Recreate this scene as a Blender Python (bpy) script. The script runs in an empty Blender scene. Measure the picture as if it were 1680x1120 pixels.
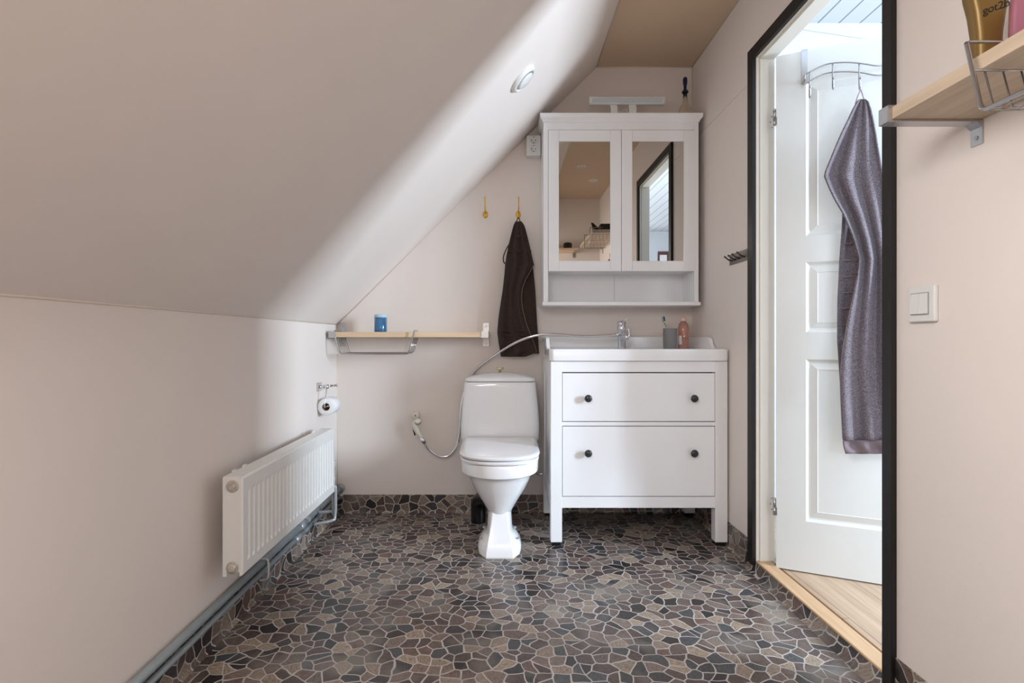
import bpy, bmesh, math, random
from mathutils import Vector, Matrix
random.seed(7)
SC = bpy.context.scene
COL = SC.collection
PI = math.pi

# ------------------------------------------------------------------ camera
F = 900.0; VX, VY = 823.0, 556.0; CH = 0.948
cam_d = bpy.data.cameras.new('camera'); cam = bpy.data.objects.new('camera', cam_d); COL.objects.link(cam)
cam.location = (0, 0, CH); cam.rotation_euler = (PI/2, 0, 0)
cam_d.sensor_width = 36; cam_d.lens = F/1680*36
cam_d.shift_x = (840-VX)/1680; cam_d.shift_y = (VY-560)/1680
cam_d.clip_start = 0.02; cam_d.clip_end = 50
SC.camera = cam

# ------------------------------------------------------------------ world, lights, exposure
w = bpy.data.worlds.new('sky'); SC.world = w; w.use_nodes = True
bg = w.node_tree.nodes['Background']; bg.inputs[0].default_value = (0.75, 0.87, 1, 1); bg.inputs[1].default_value = 1.0

SC.view_settings.view_transform = 'Standard'
SC.view_settings.look = 'None'
SC.view_settings.exposure = 0.86
SC.view_settings.gamma = 1.0
SC.view_settings.use_curve_mapping = False

def area(name, loc, rot, sx, sy, power, col, shape='RECTANGLE', spread=PI):
    d = bpy.data.lights.new(name, 'AREA'); d.shape = shape; d.size = sx; d.size_y = sy
    d.energy = power; d.color = col; d.spread = spread
    o = bpy.data.objects.new(name, d); COL.objects.link(o); o.location = loc; o.rotation_euler = rot
    return o
# daylight entering through the hall window (wall X=3.5); the end-window light is added fill
area('daylight_hall_window', (3.46, 0.64, 1.45), (0, PI/2, 0), 1.05, 0.50, 100, (0.72, 0.86, 1.0))
area('added_hall_end_fill', (1.8, -2.76, 1.5), (PI/2, 0, 0), 0.7, 1.2, 16, (0.85, 0.93, 1.0))
SPOTS = [(0.69, 0.91), (0.861, 0.49)]      # the recessed ceiling spots are switched off
# added fill light, set at a made-up roof window behind the camera
area('added_roof_fill', (-0.318, 0.28, 1.590), (0, math.radians(-45), 0), 0.60, 0.66, 12, (1.0, 0.97, 0.95))

# ------------------------------------------------------------------ helpers
def P(px, py, y):
    return Vector(((px-VX)*y/F, y, CH-(py-VY)*y/F))

class MB:
    def __init__(s): s.bm = bmesh.new()
    def face(s, pts, smooth=False):
        f = s.bm.faces.new([s.bm.verts.new(p) for p in pts]); f.smooth = smooth; return f
    def box(s, x0, x1, y0, y1, z0, z1, bev=0.0, seg=2):
        if x0 > x1: x0, x1 = x1, x0
        if y0 > y1: y0, y1 = y1, y0
        if z0 > z1: z0, z1 = z1, z0
        t = bmesh.new(); bmesh.ops.create_cube(t, size=1)
        for v in t.verts:
            v.co = Vector(((x0+x1)/2+v.co.x*(x1-x0), (y0+y1)/2+v.co.y*(y1-y0), (z0+z1)/2+v.co.z*(z1-z0)))
        if bev > 0:
            bmesh.ops.bevel(t, geom=list(t.edges), offset=bev, segments=seg, profile=0.5, affect='EDGES')
            for f in t.faces: f.smooth = False
        s.merge(t); return s
    def merge(s, t, M=None):
        if M is not None: bmesh.ops.transform(t, matrix=M, verts=t.verts)
        me = bpy.data.meshes.new('tmp'); t.to_mesh(me); t.free(); s.bm.from_mesh(me); bpy.data.meshes.remove(me)
    def rings(s, rs, cap0=True, cap1=True, smooth=True, closed=True):
        V = [[s.bm.verts.new(p) for p in r] for r in rs]
        n = len(V[0])
        for a, b in zip(V[:-1], V[1:]):
            for i in range(n if closed else n-1):
                j = (i+1) % n
                f = s.bm.faces.new((a[i], a[j], b[j], b[i])); f.smooth = smooth
        if cap0 and closed: s.bm.faces.new(V[0][::-1])
        if cap1 and closed: s.bm.faces.new(V[-1])
        return s
    def cyl(s, p0, p1, r0, r1=None, seg=24, smooth=True, cap=True):
        if r1 is None: r1 = r0
        p0 = Vector(p0); p1 = Vector(p1); d = (p1-p0).normalized()
        a = d.orthogonal().normalized(); b = d.cross(a)
        rs = [[p+a*(r*math.cos(2*PI*i/seg))+b*(r*math.sin(2*PI*i/seg)) for i in range(seg)] for p, r in ((p0, r0), (p1, r1))]
        return s.rings(rs, cap, cap, smooth)
    def lathe(s, prof, c=(0, 0, 0), axis=(0, 0, 1), seg=32, smooth=True, cap=True):
        # prof: list of (r, h) along axis
        c = Vector(c); d = Vector(axis).normalized()
        a = Vector((1, 0, 0)) if abs(d.x) < 0.7 else Vector((0, 1, 0))
        a = (a-d*a.dot(d)).normalized(); b = d.cross(a)
        rs = [[c+d*h+a*(max(r, 1e-5)*math.cos(2*PI*i/seg))+b*(max(r, 1e-5)*math.sin(2*PI*i/seg)) for i in range(seg)] for r, h in prof]
        return s.rings(rs, cap, cap, smooth)
    def tube(s, pts, r, seg=10, smooth=True, cap=True, spline=False, n=8):
        pts = [Vector(p) for p in pts]
        if spline: pts = catmull(pts, n)
        rr = r if isinstance(r, (list, tuple)) else [r]*len(pts)
        rs = []; up = None
        for i, p in enumerate(pts):
            if i == 0: d = pts[1]-pts[0]
            elif i == len(pts)-1: d = pts[-1]-pts[-2]
            else: d = (pts[i+1]-p).normalized()+(p-pts[i-1]).normalized()
            d = d.normalized()
            if up is None: up = d.orthogonal().normalized()
            up = (up-d*up.dot(d)).normalized(); b = d.cross(up)
            rs.append([p+up*(rr[i]*math.cos(2*PI*k/seg))+b*(rr[i]*math.sin(2*PI*k/seg)) for k in range(seg)])
        return s.rings(rs, cap, cap, smooth)
    def sphere(s, c, r, sc=(1, 1, 1), u=20, v=12):
        t = bmesh.new(); bmesh.ops.create_uvsphere(t, u_segments=u, v_segments=v, radius=r)
        for f in t.faces: f.smooth = True
        s.merge(t, Matrix.Translation(Vector(c)) @ Matrix.Diagonal((*sc, 1))); return s
    def prism(s, poly, axis, a0, a1, bev=0.0):
        # poly: 2D points; axis 'x': poly=(y,z); 'y': (x,z); 'z': (x,y)
        t = bmesh.new()
        def mk(p, a):
            return {'x': (a, p[0], p[1]), 'y': (p[0], a, p[1]), 'z': (p[0], p[1], a)}[axis]
        A = [t.verts.new(mk(p, a0)) for p in poly]; B = [t.verts.new(mk(p, a1)) for p in poly]
        n = len(poly)
        t.faces.new(A); t.faces.new(B[::-1])
        for i in range(n): t.faces.new((A[i], B[i], B[(i+1) % n], A[(i+1) % n]))
        bmesh.ops.recalc_face_normals(t, faces=t.faces)
        if bev > 0: bmesh.ops.bevel(t, geom=list(t.edges), offset=bev, segments=2, profile=0.5, affect='EDGES')
        s.merge(t); return s
    def build(s, name, mat, parent=None, origin=None, local=False, sharp=None, recalc=True):
        if recalc: bmesh.ops.recalc_face_normals(s.bm, faces=s.bm.faces)
        me = bpy.data.meshes.new(name)
        if parent is not None:
            if not local:
                r = parent
                while r.parent: r = r.parent
                bmesh.ops.translate(s.bm, vec=-r.location, verts=s.bm.verts)
        elif origin is not None:
            bmesh.ops.translate(s.bm, vec=-Vector(origin), verts=s.bm.verts)
        s.bm.to_mesh(me); s.bm.free()
        me.materials.append(mat)
        if sharp is not None: me.set_sharp_from_angle(angle=math.radians(sharp))
        o = bpy.data.objects.new(name, me); COL.objects.link(o)
        if parent is not None: o.parent = parent
        elif origin is not None: o.location = origin
        return o

def catmull(pts, n=8):
    out = []
    q = [pts[0]*2-pts[1]]+pts+[pts[-1]*2-pts[-2]]
    for i in range(1, len(q)-2):
        a, b, c, d = q[i-1], q[i], q[i+1], q[i+2]
        for k in range(n):
            t = k/n
            out.append(0.5*((2*b)+(c-a)*t+(2*a-5*b+4*c-d)*t*t+(3*b-a-3*c+d)*t**3))
    out.append(q[-2]); return out

def tag(o, label, cat, group=None, kind=None):
    o['label'] = label
    if cat: o['category'] = cat
    if group: o['group'] = group
    if kind: o['kind'] = kind
    return o
def thing(name, label, cat, loc, rz=0, group=None):
    o = bpy.data.objects.new(name, None); COL.objects.link(o); o.location = loc; o.rotation_euler = (0, 0, rz)
    o.empty_display_size = 0.05
    return tag(o, label, cat, group)
def struct(o, label=None):
    o['kind'] = 'structure'
    if label: o['label'] = label
    return o
def copy_tree(o, parent=None):
    c = o.copy(); COL.objects.link(c)
    if parent: c.parent = parent
    for ch in list(o.children): copy_tree(ch, c)
    return c

# ------------------------------------------------------------------ materials
def srgb(r, g, b):
    f = lambda v: (v/255/12.92) if v/255 <= 0.04045 else ((v/255+0.055)/1.055)**2.4
    return (f(r), f(g), f(b), 1)
def mat(name, col, rough=0.5, metal=0.0, noise=0.0, nscale=20, bump=0.0, bscale=200, trans=0.0, ior=1.45, coat=0.0, sheen=0.0):
    m = bpy.data.materials.new(name); m.use_nodes = True; nt = m.node_tree; N = nt.nodes; L = nt.links
    b = N['Principled BSDF']
    b.inputs['Base Color'].default_value = col; b.inputs['Roughness'].default_value = rough; b.inputs['Metallic'].default_value = metal
    b.inputs['IOR'].default_value = ior
    b.inputs['Transmission Weight'].default_value = trans; b.inputs['Coat Weight'].default_value = coat; b.inputs['Coat Roughness'].default_value = 0.05
    b.inputs['Sheen Weight'].default_value = sheen
    tc = N.new('ShaderNodeTexCoord')
    if noise > 0:
        n = N.new('ShaderNodeTexNoise'); n.inputs['Scale'].default_value = nscale; n.inputs['Detail'].default_value = 4
        L.new(tc.outputs['Object'], n.inputs['Vector'])
        mr = N.new('ShaderNodeMapRange'); mr.inputs['From Min'].default_value = 0.3; mr.inputs['From Max'].default_value = 0.7
        mr.inputs['To Min'].default_value = 1-noise; mr.inputs['To Max'].default_value = 1+noise
        L.new(n.outputs['Fac'], mr.inputs['Value'])
        mx = N.new('ShaderNodeVectorMath'); mx.operation = 'SCALE'; mx.inputs[0].default_value = col[:3]
        L.new(mr.outputs[0], mx.inputs['Scale']); L.new(mx.outputs[0], b.inputs['Base Color'])
    if bump > 0:
        n2 = N.new('ShaderNodeTexNoise'); n2.inputs['Scale'].default_value = bscale; n2.inputs['Detail'].default_value = 3
        L.new(tc.outputs['Object'], n2.inputs['Vector'])
        bp = N.new('ShaderNodeBump'); bp.inputs['Strength'].default_value = bump; bp.inputs['Distance'].default_value = 0.001
        L.new(n2.outputs['Fac'], bp.inputs['Height']); L.new(bp.outputs[0], b.inputs['Normal'])
    return m

def wall_mat(name, col, seam=None):
    m = mat(name, col, rough=0.62, noise=0.012, nscale=3.5)
    nt = m.node_tree; N = nt.nodes; L = nt.links; b = N['Principled BSDF']
    tc = N.new('ShaderNodeTexCoord')
    n1 = N.new('ShaderNodeTexNoise'); n1.inputs['Scale'].default_value = 130; n1.inputs['Detail'].default_value = 2
    n2 = N.new('ShaderNodeTexVoronoi'); n2.inputs['Scale'].default_value = 90
    L.new(tc.outputs['Object'], n1.inputs['Vector']); L.new(tc.outputs['Object'], n2.inputs['Vector'])
    ad = N.new('ShaderNodeMath'); ad.operation = 'ADD'; L.new(n1.outputs['Fac'], ad.inputs[0]); L.new(n2.outputs['Distance'], ad.inputs[1])
    bp = N.new('ShaderNodeBump'); bp.inputs['Strength'].default_value = 0.10; bp.inputs['Distance'].default_value = 0.001
    L.new(ad.outputs[0], bp.inputs['Height']); L.new(bp.outputs[0], b.inputs['Normal'])
    return m

def stone_mat(name, plane='xy'):
    m = bpy.data.materials.new(name); m.use_nodes = True; nt = m.node_tree; N = nt.nodes; L = nt.links
    b = N['Principled BSDF']
    geo = N.new('ShaderNodeNewGeometry')
    sep = N.new('ShaderNodeSeparateXYZ'); L.new(geo.outputs['Position'], sep.inputs[0])
    cmb = N.new('ShaderNodeCombineXYZ')
    a, c = {'xy': ('X', 'Y'), 'xz': ('X', 'Z'), 'yz': ('Y', 'Z')}[plane]
    L.new(sep.outputs[a], cmb.inputs[0]); L.new(sep.outputs[c], cmb.inputs[1])
    # gentle warp so that stones are irregular
    nz = N.new('ShaderNodeTexNoise'); nz.noise_dimensions = '2D'; nz.inputs['Scale'].default_value = 11; nz.inputs['Detail'].default_value = 1
    L.new(cmb.outputs[0], nz.inputs['Vector'])
    sub = N.new('ShaderNodeVectorMath'); sub.operation = 'SUBTRACT'; L.new(nz.outputs['Color'], sub.inputs[0]); sub.inputs[1].default_value = (0.5, 0.5, 0.5)
    scl = N.new('ShaderNodeVectorMath'); scl.operation = 'SCALE'; L.new(sub.outputs[0], scl.inputs[0]); scl.inputs['Scale'].default_value = 0.035
    add = N.new('ShaderNodeVectorMath'); add.operation = 'ADD'; L.new(cmb.outputs[0], add.inputs[0]); L.new(scl.outputs[0], add.inputs[1])
    mp = N.new('ShaderNodeMapping'); mp.inputs['Scale'].default_value = (0.97, 1.03, 1); mp.inputs['Location'].default_value = (3.1, 2.3, 0)
    L.new(add.outputs[0], mp.inputs['Vector'])
    v1 = N.new('ShaderNodeTexVoronoi'); v1.voronoi_dimensions = '2D'; v1.feature = 'DISTANCE_TO_EDGE'; v1.inputs['Scale'].default_value = 22.5
    v2 = N.new('ShaderNodeTexVoronoi'); v2.voronoi_dimensions = '2D'; v2.feature = 'F1'; v2.inputs['Scale'].default_value = 22.5
    for v in (v1, v2):
        v.inputs['Randomness'].default_value = 0.93
        L.new(mp.outputs[0], v.inputs['Vector'])
    # colour per stone
    sc = N.new('ShaderNodeSeparateColor'); L.new(v2.outputs['Color'], sc.inputs[0])
    cr = N.new('ShaderNodeValToRGB'); cr.color_ramp.interpolation = 'CONSTANT'
    pal = [(0.0, (42, 36, 35)), (0.12, (76, 63, 58)), (0.25, (96, 82, 75)), (0.37, (58, 56, 57)), (0.47, (114, 99, 90)), (0.58, (80, 66, 62)),
           (0.69, (132, 117, 103)), (0.77, (68, 68, 70)), (0.85, (100, 80, 72)), (0.93, (146, 130, 113))]
    cr.color_ramp.elements[0].position = 0; cr.color_ramp.elements[0].color = srgb(*pal[0][1])
    cr.color_ramp.elements[1].position = pal[1][0]; cr.color_ramp.elements[1].color = srgb(*pal[1][1])
    for p, c_ in pal[2:]:
        e = cr.color_ramp.elements.new(p); e.color = srgb(*c_)
    L.new(sc.outputs[0], cr.inputs[0])
    # streaky mottling inside the stones, stretched per stone
    vr = N.new('ShaderNodeVectorRotate'); vr.rotation_type = 'Z_AXIS'; L.new(cmb.outputs[0], vr.inputs['Vector'])
    an = N.new('ShaderNodeMath'); an.operation = 'MULTIPLY'; L.new(sc.outputs[1], an.inputs[0]); an.inputs[1].default_value = 3.0; L.new(an.outputs[0], vr.inputs['Angle'])
    ms = N.new('ShaderNodeMapping'); ms.inputs['Scale'].default_value = (1, 4.5, 1); L.new(vr.outputs[0], ms.inputs['Vector'])
    n3 = N.new('ShaderNodeTexNoise'); n3.noise_dimensions = '2D'; n3.inputs['Scale'].default_value = 60; n3.inputs['Detail'].default_value = 5; n3.inputs['Roughness'].default_value = 0.65
    L.new(ms.outputs[0], n3.inputs['Vector'])
    mr = N.new('ShaderNodeMapRange'); mr.inputs['From Min'].default_value = 0.3; mr.inputs['From Max'].default_value = 0.72; mr.inputs['To Min'].default_value = 0.45; mr.inputs['To Max'].default_value = 1.75
    L.new(n3.outputs['Fac'], mr.inputs['Value'])
    ml = N.new('ShaderNodeVectorMath'); ml.operation = 'SCALE'; L.new(cr.outputs[0], ml.inputs[0]); L.new(mr.outputs[0], ml.inputs['Scale'])
    # grout
    gr = N.new('ShaderNodeMapRange'); gr.inputs['From Min'].default_value = 0.022; gr.inputs['From Max'].default_value = 0.062; L.new(v1.outputs['Distance'], gr.inputs['Value'])
    # some stones melt into a blurred beige fill
    n4 = N.new('ShaderNodeTexNoise'); n4.noise_dimensions = '2D'; n4.inputs['Scale'].default_value = 6; L.new(cmb.outputs[0], n4.inputs['Vector'])
    mix = N.new('ShaderNodeMix'); mix.data_type = 'RGBA'
    L.new(gr.outputs[0], mix.inputs['Factor']); mix.inputs['A'].default_value = srgb(190, 184, 180); L.new(ml.outputs[0], mix.inputs['B'])
    mix2 = N.new('ShaderNodeMix'); mix2.data_type = 'RGBA'
    m4 = N.new('ShaderNodeMapRange'); m4.inputs['From Min'].default_value = 0.52; m4.inputs['From Max'].default_value = 0.75; m4.inputs['To Max'].default_value = 0.6
    L.new(n4.outputs['Fac'], m4.inputs['Value']); L.new(m4.outputs[0], mix2.inputs['Factor'])
    L.new(mix.outputs['Result'], mix2.inputs['A']); mix2.inputs['B'].default_value = srgb(136, 128, 120)
    L.new(mix2.outputs['Result'], b.inputs['Base Color'])
    b.inputs['Roughness'].default_value = 0.33
    b.inputs['Specular IOR Level'].default_value = 0.55
    bp = N.new('ShaderNodeBump'); bp.inputs['Strength'].default_value = 0.25; bp.inputs['Distance'].default_value = 0.0015
    L.new(gr.outputs[0], bp.inputs['Height']); L.new(bp.outputs[0], b.inputs['Normal'])
    return m

def wood_mat(name, c1, c2, axis='Y', scale=1.0, rough=0.5, plank=None):
    m = bpy.data.materials.new(name); m.use_nodes = True; nt = m.node_tree; N = nt.nodes; L = nt.links
    b = N['Principled BSDF']; b.inputs['Roughness'].default_value = rough
    tc = N.new('ShaderNodeTexCoord'); mp = N.new('ShaderNodeMapping')
    s = {'X': (1.2, 22, 22), 'Y': (22, 1.2, 22), 'Z': (22, 22, 1.2)}[axis]
    mp.inputs['Scale'].default_value = tuple(v*scale for v in s); L.new(tc.outputs['Object'], mp.inputs['Vector'])
    n = N.new('ShaderNodeTexNoise'); n.inputs['Scale'].default_value = 2.2; n.inputs['Detail'].default_value = 6; n.inputs['Roughness'].default_value = 0.6
    L.new(mp.outputs[0], n.inputs['Vector'])
    cr = N.new('ShaderNodeValToRGB'); cr.color_ramp.elements[0].position = 0.35; cr.color_ramp.elements[0].color = c1
    cr.color_ramp.elements[1].position = 0.68; cr.color_ramp.elements[1].color = c2
    L.new(n.outputs['Fac'], cr.inputs[0]); out = cr.outputs[0]
    if plank:
        br = N.new('ShaderNodeTexBrick'); br.offset = 0.4
        br.inputs['Scale'].default_value = 1.0; br.inputs['Brick Width'].default_value = 1.8; br.inputs['Row Height'].default_value = plank
        br.inputs['Mortar Size'].default_value = 0.0012; br.inputs['Color1'].default_value = (1, 1, 1, 1); br.inputs['Color2'].default_value = (0.9, 0.88, 0.86, 1); br.inputs['Mortar'].default_value = (0.25, 0.2, 0.15, 1)
        rot = N.new('ShaderNodeMapping'); rot.inputs['Rotation'].default_value = (0, 0, PI/2); L.new(tc.outputs['Object'], rot.inputs['Vector']); L.new(rot.outputs[0], br.inputs['Vector'])
        mx = N.new('ShaderNodeMix'); mx.data_type = 'RGBA'; mx.blend_type = 'MULTIPLY'; mx.inputs['Factor'].default_value = 1
        L.new(out, mx.inputs['A']); L.new(br.outputs['Color'], mx.inputs['B']); out = mx.outputs['Result']
    L.new(out, b.inputs['Base Color'])
    bp = N.new('ShaderNodeBump'); bp.inputs['Strength'].default_value = 0.12; bp.inputs['Distance'].default_value = 0.001
    L.new(n.outputs['Fac'], bp.inputs['Height']); L.new(bp.outputs[0], b.inputs['Normal'])
    return m

def towel_mat(name, c1, c2):
    m = bpy.data.materials.new(name); m.use_nodes = True; nt = m.node_tree; N = nt.nodes; L = nt.links
    b = N['Principled BSDF']; b.inputs['Roughness'].default_value = 0.95; b.inputs['Sheen Weight'].default_value = 0.08; b.inputs['Sheen Roughness'].default_value = 0.5
    tc = N.new('ShaderNodeTexCoord')
    n = N.new('ShaderNodeTexNoise'); n.inputs['Scale'].default_value = 330; n.inputs['Detail'].default_value = 3; L.new(tc.outputs['Object'], n.inputs['Vector'])
    cr = N.new('ShaderNodeValToRGB'); cr.color_ramp.elements[0].position = 0.34; cr.color_ramp.elements[0].color = c1; cr.color_ramp.elements[1].position = 0.66; cr.color_ramp.elements[1].color = c2
    L.new(n.outputs['Fac'], cr.inputs[0]); L.new(cr.outputs[0], b.inputs['Base Color'])
    bp = N.new('ShaderNodeBump'); bp.inputs['Strength'].default_value = 0.6; bp.inputs['Distance'].default_value = 0.002
    L.new(n.outputs['Fac'], bp.inputs['Height']); L.new(bp.outputs[0], b.inputs['Normal'])
    return m

def plank_mat(name, col, pitch=0.11):
    m = mat(name, col, rough=0.5); nt = m.node_tree; N = nt.nodes; L = nt.links; b = N['Principled BSDF']
    geo = N.new('ShaderNodeNewGeometry'); sp = N.new('ShaderNodeSeparateXYZ'); L.new(geo.outputs['Position'], sp.inputs[0])
    dv = N.new('ShaderNodeMath'); dv.operation = 'DIVIDE'; L.new(sp.outputs['X'], dv.inputs[0]); dv.inputs[1].default_value = pitch
    fr = N.new('ShaderNodeMath'); fr.operation = 'FRACT'; L.new(dv.outputs[0], fr.inputs[0])
    gt = N.new('ShaderNodeMath'); gt.operation = 'GREATER_THAN'; L.new(fr.outputs[0], gt.inputs[0]); gt.inputs[1].default_value = 0.07
    mx = N.new('ShaderNodeMix'); mx.data_type = 'RGBA'; L.new(gt.outputs[0], mx.inputs['Factor']); mx.inputs['A'].default_value = srgb(120, 124, 130); mx.inputs['B'].default_value = col
    L.new(mx.outputs['Result'], b.inputs['Base Color'])
    return m

M = {}
M['wall'] = wall_mat('painted_wall', srgb(234, 224, 217))
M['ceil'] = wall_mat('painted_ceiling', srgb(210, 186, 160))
M['floor'] = stone_mat('stone_vinyl_floor', 'xy')
M['stone_xz'] = stone_mat('stone_vinyl_back', 'xz')
M['stone_yz'] = stone_mat('stone_vinyl_side', 'yz')
M['caulk'] = mat('caulk', srgb(226, 214, 200), 0.5)
M['hall_white'] = mat('hall_white_paint', srgb(214, 217, 221), 0.6, noise=0.01)
M['hall_ceiling'] = plank_mat('hall_white_boards', srgb(206, 210, 216))
M['hall_floor'] = wood_mat('oak_laminate', srgb(176, 148, 124), srgb(204, 178, 152), 'Y', 1, 0.4, plank=0.19)
M['threshold'] = wood_mat('varnished_pine', srgb(194, 156, 116), srgb(214, 180, 142), 'Y', 1, 0.35)
M['black_wood'] = wood_mat('black_brown_wood', srgb(12, 10, 9), srgb(26, 21, 19), 'Z', 2.0, 0.52)
M['black_wood_y'] = wood_mat('black_brown_wood_lintel', srgb(12, 10, 9), srgb(26, 21, 19), 'Y', 2.0, 0.55)
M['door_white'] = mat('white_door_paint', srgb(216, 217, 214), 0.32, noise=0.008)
M['jamb_white'] = mat('cream_white_paint', srgb(236, 234, 226), 0.35, noise=0.008)
M['furn'] = mat('white_lacquer', srgb(246, 247, 249), 0.28, noise=0.006, nscale=8)
M['gap_shade'] = mat('painted_gap_shade', srgb(40, 40, 42), 0.8)
M['ceramic'] = mat('glazed_ceramic', srgb(247, 248, 250), 0.08, coat=0.6)
M['seat_plastic'] = mat('white_seat_plastic', srgb(248, 248, 250), 0.18, coat=0.3)
M['chrome'] = mat('chrome', srgb(225, 225, 228), 0.08, 1.0)
M['steel'] = mat('brushed_steel', srgb(190, 190, 192), 0.32, 1.0, noise=0.05, nscale=120)
M['wire'] = mat('chromed_wire', srgb(176, 176, 178), 0.16, 1.0)
M['rail_metal'] = mat('dull_rail_metal', srgb(120, 113, 108), 0.5, 0.5)
M['dark_chrome'] = mat('peg_metal', srgb(84, 78, 74), 0.35, 0.8)
M['brass'] = mat('polished_brass', srgb(226, 178, 74), 0.16, 1.0)
M['pale_brass'] = mat('pale_brass', srgb(226, 210, 168), 0.25, 0.7)
M['knob'] = mat('dark_knob', srgb(44, 46, 48), 0.22, coat=0.4)
M['mirror'] = mat('mirror_glass', srgb(206, 203, 198), 0.0, 1.0)
M['radiator'] = mat('radiator_enamel', srgb(232, 231, 228), 0.35, noise=0.015, nscale=30)
M['rust'] = mat('old_fitting', srgb(192, 184, 172), 0.5, 0.1, noise=0.2, nscale=90)
M['pipe'] = mat('grey_painted_pipe', srgb(150, 160, 164), 0.36, 0.1, noise=0.08, nscale=40)
M['pipe_white'] = mat('white_clip_plastic', srgb(214, 216, 216), 0.4)
M['ext_grey'] = mat('fitting_grey', srgb(170, 174, 178), 0.35, 0.4)
M['birch'] = wood_mat('birch_board_x', srgb(214, 184, 150), srgb(232, 206, 176), 'X', 1.0, 0.45)
M['birch_y'] = wood_mat('birch_board_y', srgb(184, 163, 138), srgb(206, 186, 163), 'Y', 1.0, 0.45)
M['brown_towel'] = towel_mat('brown_terry', srgb(34, 24, 20), srgb(70, 54, 46))
M['brown_band'] = mat('brown_woven_band', srgb(60, 46, 40), 0.8, bump=0.3)
M['brown_hem'] = mat('brown_hem', srgb(112, 92, 82), 0.8)
M['purple_towel'] = towel_mat('mauve_terry', srgb(70, 63, 70), srgb(132, 122, 129))
M['purple_hem'] = mat('mauve_woven_hem', srgb(116, 102, 107), 0.8, bump=0.3)
M['purple_edge'] = mat('mauve_edge', srgb(168, 152, 158), 0.8)
M['plastic_white'] = mat('white_plastic', srgb(228, 228, 226), 0.3)
M['ivory'] = mat('ivory_plastic', srgb(222, 216, 202), 0.35)
M['black'] = mat('black_plastic', srgb(24, 23, 24), 0.35)
M['blue_can'] = mat('blue_glossy', srgb(70, 122, 168), 0.12, 0.55, coat=0.5)
M['lt_blue'] = mat('pale_blue_plastic', srgb(176, 208, 226), 0.3)
M['grey_cup'] = mat('grey_stoneware', srgb(132, 134, 134), 0.7, noise=0.05, nscale=90)
M['pink_liquid'] = mat('pink_bottle', srgb(238, 186, 174), 0.08, trans=0.85)
M['pink_cap'] = mat('pale_pink_cap', srgb(232, 196, 184), 0.35)
M['glass'] = mat('clear_glass', srgb(250, 246, 234), 0.02, trans=1.0)
M['navy'] = mat('navy_rubber', srgb(18, 22, 62), 0.4)
M['lens'] = mat('lamp_lens', srgb(196, 206, 214), 0.2, coat=0.4)
M['gold_bottle'] = mat('golden_plastic', srgb(126, 100, 54), 0.34, 0.35, noise=0.04)
M['pink_jar'] = mat('pink_clear_plastic', srgb(236, 176, 196), 0.06, trans=0.8)
M['magenta'] = mat('magenta_gel', srgb(206, 52, 110), 0.3)
M['paper'] = mat('toilet_paper', srgb(240, 240, 240), 0.9)
M['card'] = mat('cardboard', srgb(120, 96, 80), 0.9)
M['green'] = mat('green_rubber', srgb(118, 172, 96), 0.4)
M['bristle'] = mat('blue_bristles', srgb(40, 92, 132), 0.7)
M['red_wood'] = mat('dark_red_wood', srgb(92, 46, 44), 0.4)
M['spot_cover'] = None
m = bpy.data.materials.new('spot_lens'); m.use_nodes = True; b = m.node_tree.nodes['Principled BSDF']
b.inputs['Base Color'].default_value = srgb(240, 232, 220); b.inputs['Roughness'].default_value = 0.2
M['spot_cover'] = m  # plain off-white lens without emission
M['pane'] = mat('window_pane', srgb(250, 252, 255), 0.0, trans=1.0)

# ------------------------------------------------------------------ room shell
XL, XR, YB, YR, ZC, KZ, SX = -0.90, 1.043, 3.0, -0.20, 2.435, 1.028, 0.517
WT = 0.075                                    # right wall thickness
HX, HY0, HY1, HC, HF = 3.5, -2.8, 2.87, 2.60, 0.032
DY0, DY1, DZ = 1.484, 2.249, 2.10             # door opening
o = MB(); o.box(XL-0.1, XR+WT, YR-0.1, YB+0.1, -0.1, 0); struct(o.build('floor', M['floor']), 'floor of vinyl printed with dark crazy paving stones')
o = MB(); o.box(XL-0.1, XL, YR-0.1, YB+0.1, 0, KZ); struct(o.build('wall_left', M['wall']))
k = (SX-XL)/(ZC-KZ)
o = MB()
# roof slope with an opening for the added roof window behind the camera (built as strips around the opening)
def slope_pt(t, y, off=0.0):   # t 0..1 from knee to ceiling
    n = Vector((-(ZC-KZ), 0, (SX-XL))).normalized()
    return Vector((XL+(SX-XL)*t, y, KZ+(ZC-KZ)*t))+n*off
def slope_slab(o, t0, t1, y0, y1, th=0.1):
    o.rings([[slope_pt(t0, y0), slope_pt(t1, y0), slope_pt(t1, y1), slope_pt(t0, y1)],
             [slope_pt(t0, y0, th), slope_pt(t1, y0, th), slope_pt(t1, y1, th), slope_pt(t0, y1, th)]], smooth=False)
SW = (0.22, 0.58, -0.06, 0.62)
for a in ((0, SW[0], YR-0.1, YB+0.1), (SW[1], 1, YR-0.1, YB+0.1), (SW[0], SW[1], YR-0.1, SW[2]), (SW[0], SW[1], SW[3], YB+0.1)):
    slope_slab(o, *a)
bmesh.ops.remove_doubles(o.bm, verts=o.bm.verts, dist=1e-5)
inner = [f for f in o.bm.faces if False]
struct(o.build('ceiling_slope', M['wall']), 'sloping painted attic ceiling')
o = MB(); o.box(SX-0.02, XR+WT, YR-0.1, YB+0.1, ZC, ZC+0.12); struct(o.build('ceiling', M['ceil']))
o = MB(); o.prism([(XL-0.1, 0), (XR+WT, 0), (XR+WT, ZC), (SX, ZC), (XL, KZ), (XL-0.1, KZ)], 'y', YB, YB+0.1); struct(o.build('wall_back', M['wall']))
o = MB(); o.prism([(XL-0.1, 0), (XR, 0), (XR, ZC), (SX, ZC), (XL, KZ), (XL-0.1, KZ)], 'y', YR-0.1, YR); struct(o.build('wall_rear', M['wall']))
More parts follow.
